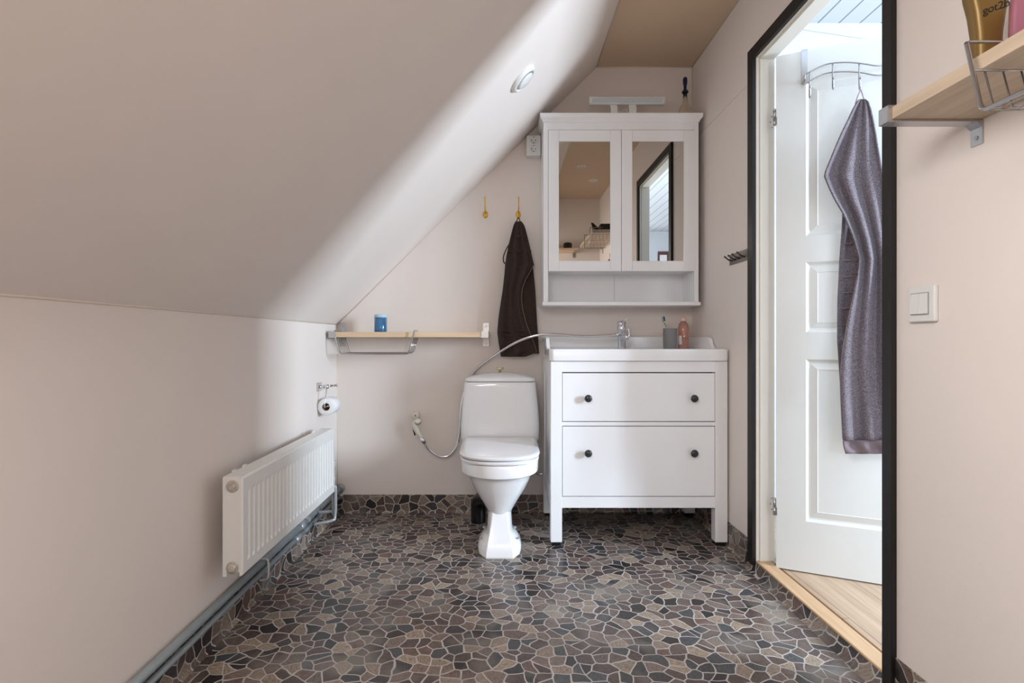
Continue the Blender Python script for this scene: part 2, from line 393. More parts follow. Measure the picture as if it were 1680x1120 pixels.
# right wall: bathroom skin, with the horizontal board joint as a real 1.5 mm groove
o = MB(); SZ = 2.024
for (y0, y1) in ((YR-0.1, DY0-0.001), (DY1+0.001, YB+0.1)):
    o.box(XR, XR+0.035, y0, y1, 0, SZ-0.0008); o.box(XR, XR+0.035, y0, y1, SZ+0.0012, ZC+0.1)
    o.box(XR+0.002, XR+0.035, y0, y1, SZ-0.0008, SZ+0.0012)
o.box(XR, XR+0.035, DY0-0.001, DY1+0.001, DZ+0.001, ZC+0.1)
o.box(XR, XR+0.035, DY0-0.001, DY1+0.001, 0.0, 0.012)
struct(o.build('wall_right', M['wall']))
o = MB()
for (y0, y1) in ((HY0-0.1, DY0-0.001), (DY1+0.001, YB+0.1)):
    o.box(XR+0.035, XR+WT, y0, y1, 0, HC)
o.box(XR+0.035, XR+WT, DY0-0.001, DY1+0.001, DZ+0.001, HC)
struct(o.build('wall_hall_side', M['hall_white']))
# hall shell
o = MB(); o.box(XR+WT, HX+0.1, HY0-0.1, HY1+0.1, -0.1, HF); struct(o.build('floor_hall', M['hall_floor']), 'light oak laminate floor of the hall')
o = MB(); o.box(XR+0.035, HX+0.1, HY0-0.1, HY1+0.1, HC, HC+0.1); struct(o.build('ceiling_hall', M['hall_ceiling']))
o = MB(); o.box(XR+WT, HX+0.1, HY1, HY1+0.1, HF, HC); struct(o.build('wall_hall_far', M['hall_white']))
o = MB(); wy0, wy1, wz0, wz1 = 0.30, 0.98, 0.82, 2.08
o.box(HX, HX+0.1, HY0-0.1, wy0, HF, HC); o.box(HX, HX+0.1, wy1, HY1, HF, HC); o.box(HX, HX+0.1, wy0, wy1, HF, wz0); o.box(HX, HX+0.1, wy0, wy1, wz1, HC)
struct(o.build('wall_hall_window_side', M['hall_white']))
o = MB(); ex0, ex1, ez0, ez1 = 1.40, 2.20, 0.85, 2.15
o.box(XR+WT, ex0, HY0-0.1, HY0, HF, HC); o.box(ex1, HX, HY0-0.1, HY0, HF, HC); o.box(ex0, ex1, HY0-0.1, HY0, HF, ez0); o.box(ex0, ex1, HY0-0.1, HY0, ez1, HC)
struct(o.build('wall_hall_near', M['hall_white']))
def window(n, x0, x1, y0, y1, z0, z1, normal):
    o = MB(); t = 0.05
    if normal == 'x':
        xa, xb = HX+0.03, HX+0.07
        o.box(xa, xb, y0, y0+t, z0, z1); o.box(xa, xb, y1-t, y1, z0, z1); o.box(xa, xb, y0+t, y1-t, z0, z0+t); o.box(xa, xb, y0+t, y1-t, z1-t, z1)
        fr = struct(o.build('window_%d' % n, M['hall_white']))
        MB().box(xa+0.015, xa+0.021, y0+t, y1-t, z0+t, z1-t).build('pane', M['pane'], fr)
    else:
        ya, yb = HY0-0.07, HY0-0.03
        o.box(x0, x0+t, ya, yb, z0, z1); o.box(x1-t, x1, ya, yb, z0, z1); o.box(x0+t, x1-t, ya, yb, z0, z0+t); o.box(x0+t, x1-t, ya, yb, z1-t, z1)
        fr = struct(o.build('window_%d' % n, M['hall_white']))
        MB().box(x0+t, x1-t, ya+0.015, ya+0.021, z0+t, z1-t).build('pane', M['pane'], fr)
window(1, 0, 0, wy0, wy1, wz0, wz1, 'x'); window(2, ex0, ex1, 0, 0, ez0, ez1, 'y')  # second window is added to go with the hall fill light
# unseen roof window behind the camera, added to go with the fill light
o = MB()
for a in ((SW[0], SW[0]+0.03, SW[2], SW[3]), (SW[1]-0.03, SW[1], SW[2], SW[3]), (SW[0]+0.03, SW[1]-0.03, SW[2], SW[2]+0.05), (SW[0]+0.03, SW[1]-0.03, SW[3]-0.05, SW[3])):
    t0, t1, y0, y1 = a
    o.rings([[slope_pt(t0, y0, 0.03), slope_pt(t1, y0, 0.03), slope_pt(t1, y1, 0.03), slope_pt(t0, y1, 0.03)],
             [slope_pt(t0, y0, 0.08), slope_pt(t1, y0, 0.08), slope_pt(t1, y1, 0.08), slope_pt(t0, y1, 0.08)]], smooth=False)
fr = struct(o.build('window_3', M['hall_white']))
o = MB(); t0, t1, y0, y1 = SW[0]+0.03, SW[1]-0.03, SW[2]+0.05, SW[3]-0.05
o.rings([[slope_pt(t0, y0, 0.05), slope_pt(t1, y0, 0.05), slope_pt(t1, y1, 0.05), slope_pt(t0, y1, 0.05)],
         [slope_pt(t0, y0, 0.055), slope_pt(t1, y0, 0.055), slope_pt(t1, y1, 0.055), slope_pt(t0, y1, 0.055)]], smooth=False)
o.build('pane', M['pane'], fr)

# coved vinyl skirting
def cove(a0, a1, wallpos, axis, h, sgn, name, m):
    # profile from wall going into the room by c at the floor
    o = MB(); c = 0.018
    prof = [(0.0, 0.0), (c, 0.0), (c*0.45, 0.006), (0.006, c*0.8), (0.004, h), (0.0, h)]
    if axis == 'y': poly = [(wallpos+sgn*p[0], p[1]) for p in prof]
    else: poly = [(wallpos+sgn*p[0], p[1]) for p in prof]
    o.prism(poly, 'x' if axis == 'x' else 'y', a0, a1)
    return struct(o.build(name, m))
cove(XL, XR, YB, 'x', 0.098, -1, 'baseboard_back', M['stone_xz'])
cove(YR, YB, XL, 'y', 0.10, 1, 'baseboard_left', M['stone_yz'])
cove(2.296, YB, XR, 'y', 0.108, -1, 'baseboard_right_far', M['stone_yz'])
cove(YR, 1.447, XR, 'y', 0.108, -1, 'baseboard_right_near', M['stone_yz'])
o = MB(); o.prism([(XR+0.001, 0), (XR-0.035, 0), (XR-0.02, 0.006), (XR-0.006, 0.028), (XR-0.003, 0.034), (XR+0.001, 0.034)], 'y', 1.447, 2.296)
struct(o.build('baseboard_door', M['stone_yz']))
# caulk beads in the corners
o = MB()
for a, b_ in (((SX, YB-0.001, ZC-0.001), (XR, YB-0.001, ZC-0.001)), ((XR-0.001, YR, ZC-0.001), (XR-0.001, YB, ZC-0.001)), ((SX, YR, ZC-0.002), (SX, YB, ZC-0.002)),
              ((XL+0.001, YR, KZ), (XL+0.001, YB, KZ)), ((XL+0.001, YB-0.001, KZ), (SX, YB-0.001, ZC)), ((XL+0.001, YB-0.001, 0.1), (XL+0.001, YB-0.001, KZ)), ((XR-0.001, YB-0.001, 0.11), (XR-0.001, YB-0.001, ZC))):
    o.cyl(a, b_, 0.003, seg=8)
struct(o.build('trim_1', M['caulk']), 'painted caulk beads in the corners of the room')

# ------------------------------------------------------------------ doorway
o = MB()   # black casing
o.box(XR-0.015, XR, 2.249, 2.296, 0.02, DZ+0.046, 0.0012)
o.box(XR-0.015, XR, 1.4475, 1.4838, 0.02, DZ+0.046, 0.0012)
struct(o.build('trim_2', M['black_wood']), 'black wooden uprights of the door casing')
o = MB(); o.box(XR-0.0148, XR, 1.4838, 2.249, DZ, DZ+0.046, 0.0012)
struct(o.build('trim_3', M['black_wood_y']), 'black wooden head of the door casing')
o = MB()   # white jamb frame with rebate
for y0, y1, yr in ((DY1-0.004, DY1+0.02, -1), (DY0-0.02, DY0+0.004, 1)):
    pass
jx0, jx1 = XR+0.001, XR+WT-0.003
o.box(jx0, jx0+0.012, DY1-0.0006, DY1+0.02, 0.04, DZ+0.02, 0.001); o.box(jx0+0.012, jx1, DY1-0.009, DY1+0.02, 0.04, DZ-0.009, 0.0015)
o.box(jx0, jx0+0.012, DY0-0.02, DY0+0.0006, 0.04, DZ+0.02, 0.001); o.box(jx0+0.012, jx1, DY0-0.02, DY0+0.005, 0.04, DZ-0.009, 0.0015)
o.box(jx0, jx0+0.012, DY0, DY1, DZ-0.0006, DZ+0.02, 0.001); o.box(jx0+0.012, jx1, DY0, DY1, DZ-0.009, DZ+0.02, 0.0015)
struct(o.build('door_1', M['jamb_white']), 'white painted door frame set inside the black casing')
o = MB(); o.box(XR-0.001, XR+0.058, DY0+0.002, DY1-0.002, 0.012, 0.040, 0.003); struct(o.build('trim_4', M['threshold']), 'varnished pine threshold strip')

# door leaf, opened into the hall
LP = Vector((1.096, 2.19, 0)); LA = math.atan2(-0.435, 0.901)
leaf = bpy.data.objects.new('door_2', None); COL.objects.link(leaf); leaf.location = LP; leaf.rotation_euler = (0, 0, LA); struct(leaf, 'white panelled door leaf standing open into the hall')
LW, LZ0, LZ1, LT = 0.735, 0.037, 2.076, 0.04
panels = [(0.235, 0.869), (0.974, 1.248), (1.351, 1.955)]; pu0, pu1 = 0.104, 0.63
o = MB()
o.box(0, pu0, 0, LT, LZ0, LZ1); o.box(pu1, LW, 0, LT, LZ0, LZ1)
zs = [LZ0]+[z for p in panels for z in p]+[LZ1]
for i in range(0, len(zs), 2): o.box(pu0, pu1, 0, LT, zs[i], zs[i+1])
def ringrect(u0, u1, z0, z1, d, y): return [Vector((u0+d, y, z0+d)), Vector((u1-d, y, z0+d)), Vector((u1-d, y, z1-d)), Vector((u0+d, y, z1-d))]
for z0, z1 in panels:
    for base, sg in ((0, 1), (LT, -1)):
        prof = [(0, 0.0), (0.004, 0.004), (0.010, 0.009), (0.016, 0.010), (0.040, 0.004), (0.0415, 0.006)]
        o.rings([ringrect(pu0, pu1, z0, z1, d, base+sg*y) for d, y in prof], cap0=False, cap1=True, smooth=False)
bmesh.ops.remove_doubles(o.bm, verts=o.bm.verts, dist=1e-6)
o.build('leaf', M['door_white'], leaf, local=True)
for zc in (1.833, 0.276):
    o = MB()   # hinge knuckle and plates, in leaf-local coordinates
    o.cyl((-0.006, 0.006, zc-0.032), (-0.006, 0.006, zc-0.001), 0.0055, seg=14); o.cyl((-0.006, 0.006, zc+0.001), (-0.006, 0.006, zc+0.03), 0.0055, seg=14)
    o.sphere((-0.006, 0.006, zc+0.032), 0.006); o.box(-0.002, 0.004, -0.0015, 0.02, zc-0.03, zc+0.0)
    o.box(-0.004, 0.0, 0.006, 0.02, zc, zc+0.03)
    h = o.build('hinge', M['steel'], leaf, local=True)
    for yy, zz in ((1.0, 0.02), (0.6, 0.0), (1.0, -0.02)):
        pass
# hinge screws on the jamb
jf = bpy.data.objects['door_1']
for zc in (1.833, 0.276):
    for dx, dz in ((0.0, 0.022), (-0.006, 0.0), (0.0, -0.022)):
        MB().cyl((jx1-0.012+dx, DY1-0.0092, zc+dz), (jx1-0.012+dx, DY1-0.0108, zc+dz), 0.003, seg=12).build('hinge_screw', M['ext_grey'], jf)

# hall bits seen past the door and in the mirror
o = MB(); o.tube([(1.50, HY1-0.008, 2.60), (1.56, HY1-0.008, 2.57), (1.72, HY1-0.008, 2.545), (1.90, HY1-0.008, 2.52), (2.05, HY1-0.008, 2.53), (2.3, HY1-0.008, 2.58)], 0.004, spline=True)
tag(o.build('wall_cable', M['plastic_white']), 'thin white cable sagging along the hall wall above the door', 'cable')

# ------------------------------------------------------------------ toilet
TX = -0.009
toilet = thing('toilet', 'white close-coupled ceramic toilet with closed lid, between shelf wall and vanity', 'toilet', (TX, 2.6, 0))
def egg(hw, yf, yb, z, n=48, nb=3.2, ym=None):
    if ym is None: ym = yf+(yb-yf)*0.40
    out = []
    for i in range(n):
        t = 2*PI*i/n; c, s_ = math.cos(t), math.sin(t)
        if s_ < 0:   # front (towards camera)
            out.append(Vector((TX+hw*math.copysign(abs(c)**0.87, c), ym+(ym-yf)*-abs(s_)**0.90, z)))
        else:
            e = 2/nb; out.append(Vector((TX+hw*math.copysign(abs(c)**e, c), ym+(yb-ym)*abs(s_)**e, z)))
    return out
o = MB()
secs = [(0.150, 0.053, 2.455, 2.70), (0.175, 0.062, 2.44, 2.71), (0.205, 0.079, 2.42, 2.73), (0.24, 0.100, 2.40, 2.76), (0.28, 0.124, 2.378, 2.79), (0.32, 0.141, 2.358, 2.82), (0.342, 0.149, 2.347, 2.84), (0.3485, 0.154, 2.341, 2.85),
        (0.352, 0.170, 2.322, 2.87), (0.357, 0.1765, 2.314, 2.88), (0.40, 0.1785, 2.310, 2.90), (0.409, 0.176, 2.313, 2.90), (0.412, 0.170, 2.32, 2.895)]
o.rings([egg(hw, yf, yb, z) for z, hw, yf, yb in secs])
ped = [(0.0, 0.057, 0.086, 2.366, 2.60), (0.006, 0.058, 0.093, 2.364, 2.61), (0.02, 0.057, 0.097, 2.367, 2.61), (0.035, 0.055, 0.0965, 2.372, 2.61), (0.05, 0.052, 0.091, 2.378, 2.60), (0.065, 0.049, 0.081, 2.386, 2.60), (0.08, 0.046, 0.068, 2.394, 2.60),
       (0.092, 0.043, 0.059, 2.401, 2.60), (0.105, 0.041, 0.0565, 2.408, 2.60), (0.13, 0.037, 0.055, 2.424, 2.62), (0.158, 0.033, 0.0535, 2.44, 2.66), (0.20, 0.030, 0.052, 2.47, 2.68)]
rs = []
for z, f, hw, yf, yb in ped:
    half = [(f, yf), (f+0.004, yf+0.004), (f+(hw-f)*0.45, yf+0.018), (f+(hw-f)*0.85, yf+0.042), (hw, yf+0.075), (hw*1.0, (yf+yb)/2+0.03), (hw*0.8, yb)]
    rs.append([Vector((TX+x, y, z)) for x, y in half]+[Vector((TX-x, y, z)) for x, y in half[::-1]])
V0 = len(o.bm.verts)
o.rings(rs, smooth=True)
o.build('bowl', M['ceramic'], toilet, sharp=28)
# floor bolts
for sx in (-1, 1):
    MB().cyl((TX+sx*0.079, 2.425, 0.068), (TX+sx*0.086, 2.422, 0.074), 0.005, seg=10).build('floor_bolt', M['ext_grey'], toilet)
    MB().cyl((TX+sx*0.066, 2.47, 0.098), (TX+sx*0.073, 2.467, 0.104), 0.005, seg=10).build('floor_bolt', M['ext_grey'], toilet)
def rrect(cx, cy, hx, hy, r, z, n=6):
    out = []
    for (sx, sy, a0) in ((1, 1, 0), (-1, 1, PI/2), (-1, -1, PI), (1, -1, 3*PI/2)):
        for i in range(n+1):
            a = a0+i/n*PI/2
            out.append(Vector((cx+sx*(hx-r)+r*math.cos(a), cy+sy*(hy-r)+r*math.sin(a), z)))
    return out
o = MB(); ty = 2.885
tk = [(0.400, 0.175, 0.070), (0.41, 0.192, 0.078), (0.44, 0.203, 0.085), (0.50, 0.2035, 0.086), (0.60, 0.197, 0.0855), (0.70, 0.187, 0.084), (0.722, 0.184, 0.083), (0.727, 0.180, 0.080)]
o.rings([rrect(TX+0.001, ty, hx, hy, 0.045, z) for z, hx, hy in tk]); o.build('tank', M['ceramic'], toilet, sharp=40)
o = MB()
ld = [(0.7285, 0.172, 0.078), (0.731, 0.179, 0.084), (0.738, 0.1815, 0.086), (0.745, 0.178, 0.084)]
rs = [rrect(TX+0.001, ty, hx, hy, 0.04, z) for z, hx, hy in ld]
for t in (0.9, 0.75, 0.55, 0.3, 0.05):
    rs.append([Vector((TX+(p.x-TX)*t, ty+(p.y-ty)*t, 0.748+0.026*(1-t**2.2))) for p in rrect(TX+0.001, ty, 0.176, 0.082, 0.04, 0)])
o.rings(rs); o.build('tank_lid', M['ceramic'], toilet, sharp=50)
o = MB(); o.lathe([(0.007, 0.770), (0.007, 0.788), (0.019, 0.790), (0.0215, 0.792), (0.0215, 0.797), (0.019, 0.7995), (0, 0.8005)], (TX+0.0, ty-0.01, 0)); o.build('flush_knob', M['pale_brass'], toilet)
def seat_outline(hw, yf, yb, z, n=40):
    pts = []; ym = 2.47; hb = hw*1.035
    for i in range(n+1):
        a = PI+PI*i/n; c, s_ = math.cos(a), math.sin(a); e = 2/2.35
        pts.append(Vector((TX+hw*math.copysign(abs(c)**e, c), ym-(ym-yf)*abs(s_)**e, z)))
    pts += [Vector((TX+hw*1.004, 2.55, z)), Vector((TX+hw*1.015, 2.65, z)), Vector((TX+hb, yb-0.008, z)), Vector((TX+hb-0.005, yb, z)),
            Vector((TX-hb+0.005, yb, z)), Vector((TX-hb, yb-0.008, z)), Vector((TX-hw*1.015, 2.65, z)), Vector((TX-hw*1.004, 2.55, z))]
    return pts
o = MB(); o.rings([seat_outline(0.170, 2.315, 2.785, 0.4135), seat_outline(0.175, 2.307, 2.787, 0.416), seat_outline(0.176, 2.305, 2.788, 0.424), seat_outline(0.173, 2.310, 2.786, 0.4275)]); o.build('seat', M['seat_plastic'], toilet, sharp=40)
o = MB(); o.rings([seat_outline(0.173, 2.310, 2.788, 0.4335), seat_outline(0.1785, 2.302, 2.79, 0.436), seat_outline(0.180, 2.300, 2.79, 0.444), seat_outline(0.176, 2.306, 2.788, 0.448), seat_outline(0.155, 2.335, 2.77, 0.4505)]); o.build('lid', M['seat_plastic'], toilet, sharp=40)
for sx in (-1, 1): MB().box(TX+sx*0.09-0.012, TX+sx*0.09+0.012, 2.36, 2.385, 0.427, 0.434).build('seat_buffer', M['seat_plastic'], toilet)
MB().box(TX-0.13, TX+0.13, 2.755, 2.78, 0.412, 0.436).build('seat_hinge', M['seat_plastic'], toilet)
o = MB(); o.tube([(TX-0.02, 2.66, 0.16), (TX-0.08, 2.78, 0.14), (TX-0.11, 2.84, 0.10), (TX-0.112, 2.85, 0.0)], 0.038, seg=18, spline=True); o.build('drain_pipe', M['black'], toilet)
o = MB(); o.tube([(TX+0.19, 2.94, 0.45), (TX+0.192, 2.955, 0.26), (TX+0.196, 2.97, 0.225), (0.20, 2.975, 0.217), (0.222, 2.975, 0.216)], 0.006, spline=True); o.build('supply_pipe', M['chrome'], toilet)

# ------------------------------------------------------------------ bidet sprayer and holder
hp = P(682, 681, 2.99)
h = thing('shower_holder', 'round ivory plastic wall holder above the hand sprayer', 'holder', (hp.x, 3.0, hp.z))
o = MB(); o.lathe([(0.024, -0.0005), (0.024, 0.010), (0.021, 0.018), (0.012, 0.022), (0, 0.023)], (hp.x, 3.0, hp.z), (0, -1, 0)); o.build('rosette', M['ivory'], h)
o = MB(); o.cyl((hp.x, 2.9772, hp.z), (hp.x, 2.976, hp.z), 0.0035, seg=12); o.build('screw', M['black'], h)
o = MB(); o.box(hp.x-0.008, hp.x+0.012, 2.965, 2.99, hp.z-0.035, hp.z-0.018, 0.003); o.build('cradle', M['ivory'], h)
sp = thing('hand_sprayer', 'ivory hand sprayer with long chrome hose, hanging left of the toilet', 'hand shower', (hp.x, 2.95, 0.4))
y_ = 2.945
a0 = P(680.5, 696, y_); a1 = P(682, 702, y_); a2 = P(696, 726, y_)
o = MB(); o.tube([P(686, 689, y_), P(681, 694, y_), a1, P(688, 712, y_), P(695.0, 722, y_)], [0.010, 0.0165, 0.0165, 0.0135, 0.0115]+[], seg=16) if False else None
pts = catmull([P(686, 690, y_), P(680.5, 696, y_), P(683, 704, y_), P(689, 714, y_), P(694.5, 722.5, y_)], 6)
rr = [0.011+0.006*math.sin(min(1, i/8)*PI/2) if i < 9 else 0.017-0.0055*min(1, (i-8)/14) for i in range(len(pts))]
o.tube(pts, rr, seg=18); o.build('handle', M['ivory'], sp)
hd = P(685, 692, y_-0.006)
o = MB(); o.lathe([(0.017, 0), (0.017, 0.012), (0.0155, 0.016), (0, 0.018)], hd+Vector((0, 0, 0)), (0.15, -0.6, 0.6), 24); o.build('spray_head', M['ivory'], sp)
o = MB(); o.lathe([(0.0178, -0.004), (0.0178, 0.0)], hd, (0.15, -0.6, 0.6), 24); o.build('seal_ring', M['ext_grey'], sp)
o = MB(); o.tube([P(678, 704, y_), P(679.5, 709, y_+0.004), P(681, 714, y_+0.002)], 0.004, seg=8); o.build('trigger', M['black'], sp)
o = MB(); o.cyl(P(691, 717.5, y_), P(697, 727, y_), 0.0125, 0.0115, seg=20); o.build('ferrule', M['chrome'], sp)
hz = [P(696, 725.5, 2.945), P(706, 739, 2.95), P(722, 748.5, 2.955), P(737, 746.5, 2.96), P(748, 733, 2.965), P(753.5, 712, 2.968), P(755, 690, 2.97), P(757.5, 662, 2.975), P(763, 638, 2.982), P(772, 618, 2.984),
      P(785, 603, 2.978), P(806, 587, 2.95), P(832, 569.5, 2.90), P(858, 556.5, 2.87), P(886, 549, 2.86), P(915, 548.5, 2.86), P(950, 551.5, 2.86), P(985, 551, 2.86), P(1012, 549, 2.86)]
o = MB(); o.tube(hz, 0.0068, seg=12, spline=True, n=10); hose = o.build('hose', M['chrome'], sp)

# ------------------------------------------------------------------ vanity
VY0 = 2.51
van = thing('vanity_cabinet', 'white two-drawer washstand cabinet on square legs under the sink', 'cabinet', (0.63, 2.75, 0))
vx0, vx1, vtop = 0.2245, 1.034, 0.8465
# four corner legs as parts
for (x0, x1, yy0, yy1) in ((vx0, 0.2765, VY0, VY0+0.05), (0.9775, vx1, VY0, VY0+0.05), (vx0, 0.2765, 2.93, 2.98), (0.9775, vx1, 2.93, 2.98)):
    MB().box(x0, x1, yy0, yy1, 0.018, vtop, 0.002).build('leg', M['furn'], van)
    MB().box(x0+0.006, x1-0.006, yy0+0.006, yy1-0.006, 0.0, 0.018).build('foot_pad', M['black'], van)
o = MB()
zt1, zd1, zr1, zr2, zb1, zb0 = 0.7945, 0.571, 0.5485, 0.5475, 0.227, 0.175
o.box(0.2765, 0.9775, VY0+0.002, VY0+0.03, zt1+0.002, vtop, 0.001)           # top rail
o.box(0.2765, 0.9775, VY0+0.002, VY0+0.03, 0.5505, 0.5685, 0.001)          # middle rail
o.box(0.2765, 0.9775, VY0+0.002, VY0+0.03, zb0, 0.2255, 0.001)             # bottom rail
for x0 in (vx0, vx1-0.022):
    o.box(x0+0.006, x0+0.016, VY0+0.05, 2.93, 0.19, vtop-0.01)
    o.box(x0+0.0015, x0+0.02, VY0+0.05, 2.93, vtop-0.07, vtop, 0.001); o.box(x0+0.0015, x0+0.02, VY0+0.05, 2.93, 0.175, 0.235, 0.001)
    o.box(x0+0.0015, x0+0.02, VY0+0.05, VY0+0.085, 0.235, vtop-0.07); o.box(x0+0.0015, x0+0.02, 2.90, 2.93, 0.235, vtop-0.07)
o.box(0.2765, 0.9775, 2.955, 2.965, 0.19, vtop)
o.box(vx0+0.02, vx1-0.02, VY0+0.03, 2.955, 0.185, 0.195)
o.build('carcass', M['furn'], van)
o = MB(); o.box(0.28, 0.974, VY0+0.031, VY0+0.04, 0.20, 0.80); o.build('gap_shade_panel', M['gap_shade'], van)  # dark sheet that paints the shade behind the drawer gaps
for z0, z1 in ((0.5705, 0.7930), (0.2275, 0.5485)):
    d = MB().box(0.2785, 0.9755, VY0+0.001, VY0+0.021, z0+0.0015, z1-0.0015, 0.0015).build('drawer', M['furn'], van)
    zc = {0.5705: 0.678, 0.2275: 0.4285}[z0]
    for kx in (0.3935, 0.8755):
        MB().lathe([(0.007, 0), (0.006, 0.008), (0.009, 0.012), (0.0155, 0.017), (0.0175, 0.022), (0.0165, 0.027), (0.010, 0.031), (0, 0.032)], (kx, VY0+0.001, zc), (0, -1, 0), 24).build('knob', M['knob'], d)

# sink
sk = thing('sink', 'white ceramic sink slab with raised back edge on the vanity', 'sink', (0.63, 2.75, vtop))
sx0, sx1, sy0, sy1 = 0.2176, 1.0385, 2.497, 2.993
o = MB()
def srect(d, z, r=0.03, back=0.0): 
    return rrect((sx0+sx1)/2, (sy0+sy1)/2-back/2, (sx1-sx0)/2-d, (sy1-sy0)/2-d-back/2, r, z)
rim = 0.903
prof = [(0.004, vtop+0.001, 0.022), (0.001, vtop+0.004, 0.024), (0.0, vtop+0.02, 0.025), (0.0, rim-0.008, 0.025), (0.003, rim-0.002, 0.024), (0.008, rim, 0.022), (0.020, rim, 0.02), (0.028, rim-0.004, 0.02)]
rs = [srect(d, z, r) for d, z, r in prof]
# deck then basin
def basin(hx, hy, r, z, cy=2.70): return rrect(0.63, cy, hx, hy, r, z)
rs += [basin(0.375, 0.190, 0.05, rim-0.012, 2.72), basin(0.34, 0.155, 0.07, rim-0.018, 2.69), basin(0.32, 0.145, 0.07, rim-0.05, 2.69), basin(0.28, 0.12, 0.06, rim-0.075+0.024, 2.69)]
o.rings(rs, cap0=True, cap1=True)
# raised back and side returns
o.rings([rrect(0.628, 2.984, (sx1-sx0)/2-0.001, 0.0085, 0.006, z) for z in (rim-0.02, 0.955)]+[rrect(0.628, 2.984, (sx1-sx0)/2-0.004, 0.006, 0.004, 0.9595)])
for x0, x1 in ((sx0, sx0+0.018), (sx1-0.018, sx1)):
    o.prism([(2.63, rim-0.01), (2.985, rim-0.01), (2.985, 0.958), (2.735, 0.958), (2.715, 0.956), (2.70, 0.948), (2.685, 0.925), (2.665, 0.906), (2.645, 0.902)], 'x', x0+0.0005, x1-0.0005, bev=0.002)
o.build('basin', M['ceramic'], sk, sharp=35)
MB().lathe([(0.022, 0), (0.022, 0.003), (0.018, 0.004), (0, 0.0045)], (0.63, 2.69, rim-0.0505), (0, 0, 1)).build('drain', M['chrome'], sk)

# faucet
fc = P(1019.5, 550, 2.875); deck = rim-0.013
fx, fy = fc.x, 2.875
fa = thing('faucet', 'chrome single-lever mixer tap standing at the back of the sink', 'tap', (fx, fy, deck))
o = MB(); o.lathe([(0.027, 0.0), (0.027, 0.004), (0.0225, 0.009), (0.0215, 0.10), (0.0235, 0.104), (0.0235, 0.125), (0.0215, 0.128)], (fx, fy, deck), (0, 0, 1)); o.build('body', M['chrome'], fa, sharp=40)
o = MB(); o.tube([(fx, fy-0.01, deck+0.07), (fx, fy-0.06, deck+0.078), (fx, fy-0.115, deck+0.070), (fx, fy-0.125, deck+0.058)], [0.0125, 0.012, 0.0115, 0.012], seg=16); o.build('spout', M['chrome'], fa)
o = MB(); o.lathe([(0.0225, 0.129), (0.024, 0.135), (0.0225, 0.148), (0.012, 0.154), (0, 0.155)], (fx, fy, deck), (0, 0, 1))
o.tube([(fx, fy-0.005, deck+0.142), (fx+0.003, fy-0.05, deck+0.150), (fx+0.004, fy-0.095, deck+0.157)], [0.011, 0.008, 0.006], seg=12); o.build('lever', M['chrome'], fa)
o = MB(); o.cyl((fx-0.034, fy-0.012, P(0, 549, 2.86).z), (fx-0.012, fy-0.008, P(0, 549, 2.86).z), 0.009, 0.011); o.tube([(fx+0.015, fy-0.01, deck+0.105), (fx+0.032, fy-0.02, deck+0.108), (fx+0.036, fy-0.02, deck+0.092), (fx+0.034, fy-0.02, deck+0.072), (fx+0.02, fy-0.018, deck+0.068)], 0.0055, seg=10, spline=True); o.build('hose_connector', M['chrome'], fa)

# tumbler, toothbrush, pink bottle
tz = rim-0.0128
tu = MB(); tcx, tcy = P(1099.2, 550, 2.85).x, 2.85
tu.lathe([(0.0, 0.0), (0.031, 0.0), (0.0335, 0.003), (0.0345, 0.06), (0.0345, 0.112), (0.0335, 0.1135), (0.0305, 0.1125), (0.0300, 0.008), (0, 0.006)], (tcx, tcy, tz), (0, 0, 1), 36, cap=False)
tag(tu.build('tumbler', M['grey_cup'], origin=(tcx, tcy, tz)), 'matt grey toothbrush tumbler on the sink, left of the pink bottle', 'cup')
tb = thing('toothbrush', 'white and green toothbrush with blue bristles leaning in the grey tumbler', 'toothbrush', (tcx, tcy, tz+0.01))
b0 = Vector((tcx+0.018, tcy+0.004, tz+0.009)); b1 = P(1093.2, 536, 2.845); b2 = P(1087.8, 526, 2.84); b3 = P(1086.8, 519.5, 2.84)
o = MB(); o.tube([b0, b1, b2, b3], [0.0045, 0.004, 0.003, 0.0035], seg=10, spline=False); o.build('handle', M['plastic_white'], tb)
o = MB(); o.tube([b1+Vector((-0.001, -0.003, 0)), b1.lerp(b2, 0.55)+Vector((-0.001, -0.0035, 0)), b2+Vector((-0.003, -0.002, 0)), b3+Vector((-0.003, -0.001, 0.0))], 0.0025, seg=8); o.build('grip', M['green'], tb)
o = MB()
for i in range(5):
    q = b2.lerp(b3, i/4); o.cyl(q, q+Vector((0.011, -0.004, 0.002-0.001*i)), 0.0028, seg=8)
o.build('bristles', M['bristle'], tb)
bcx = P(1121, 550, 2.86).x
pb = thing('pink_bottle', 'clear pink plastic bottle with pale pink cap beside the grey tumbler', 'bottle', (bcx, 2.86, tz))
MB().lathe([(0.0, 0), (0.025, 0), (0.028, 0.004), (0.0285, 0.10), (0.0275, 0.118), (0.022, 0.136), (0.0145, 0.146), (0.012, 0.150), (0, 0.150)], (bcx, 2.86, tz), (0, 0, 1), cap=False).build('bottle_body', M['pink_liquid'], pb)
MB().lathe([(0.0, 0.1502), (0.0155, 0.1502), (0.0165, 0.153), (0.016, 0.163), (0.012, 0.168), (0.009, 0.170), (0.008, 0.175), (0, 0.176)], (bcx, 2.86, tz), (0, 0, 1), cap=False).build('cap', M['pink_cap'], pb)
o = MB()
o.rings([[Vector((bcx+0.0292*math.sin(a), 2.86-0.0292*math.cos(a), tz+z)) for a in [(-70+i*4)*PI/180 for i in range(10)]] for z in (0.03, 0.075)], closed=False); lb = o.build('bottle_label', M['plastic_white'], pb)

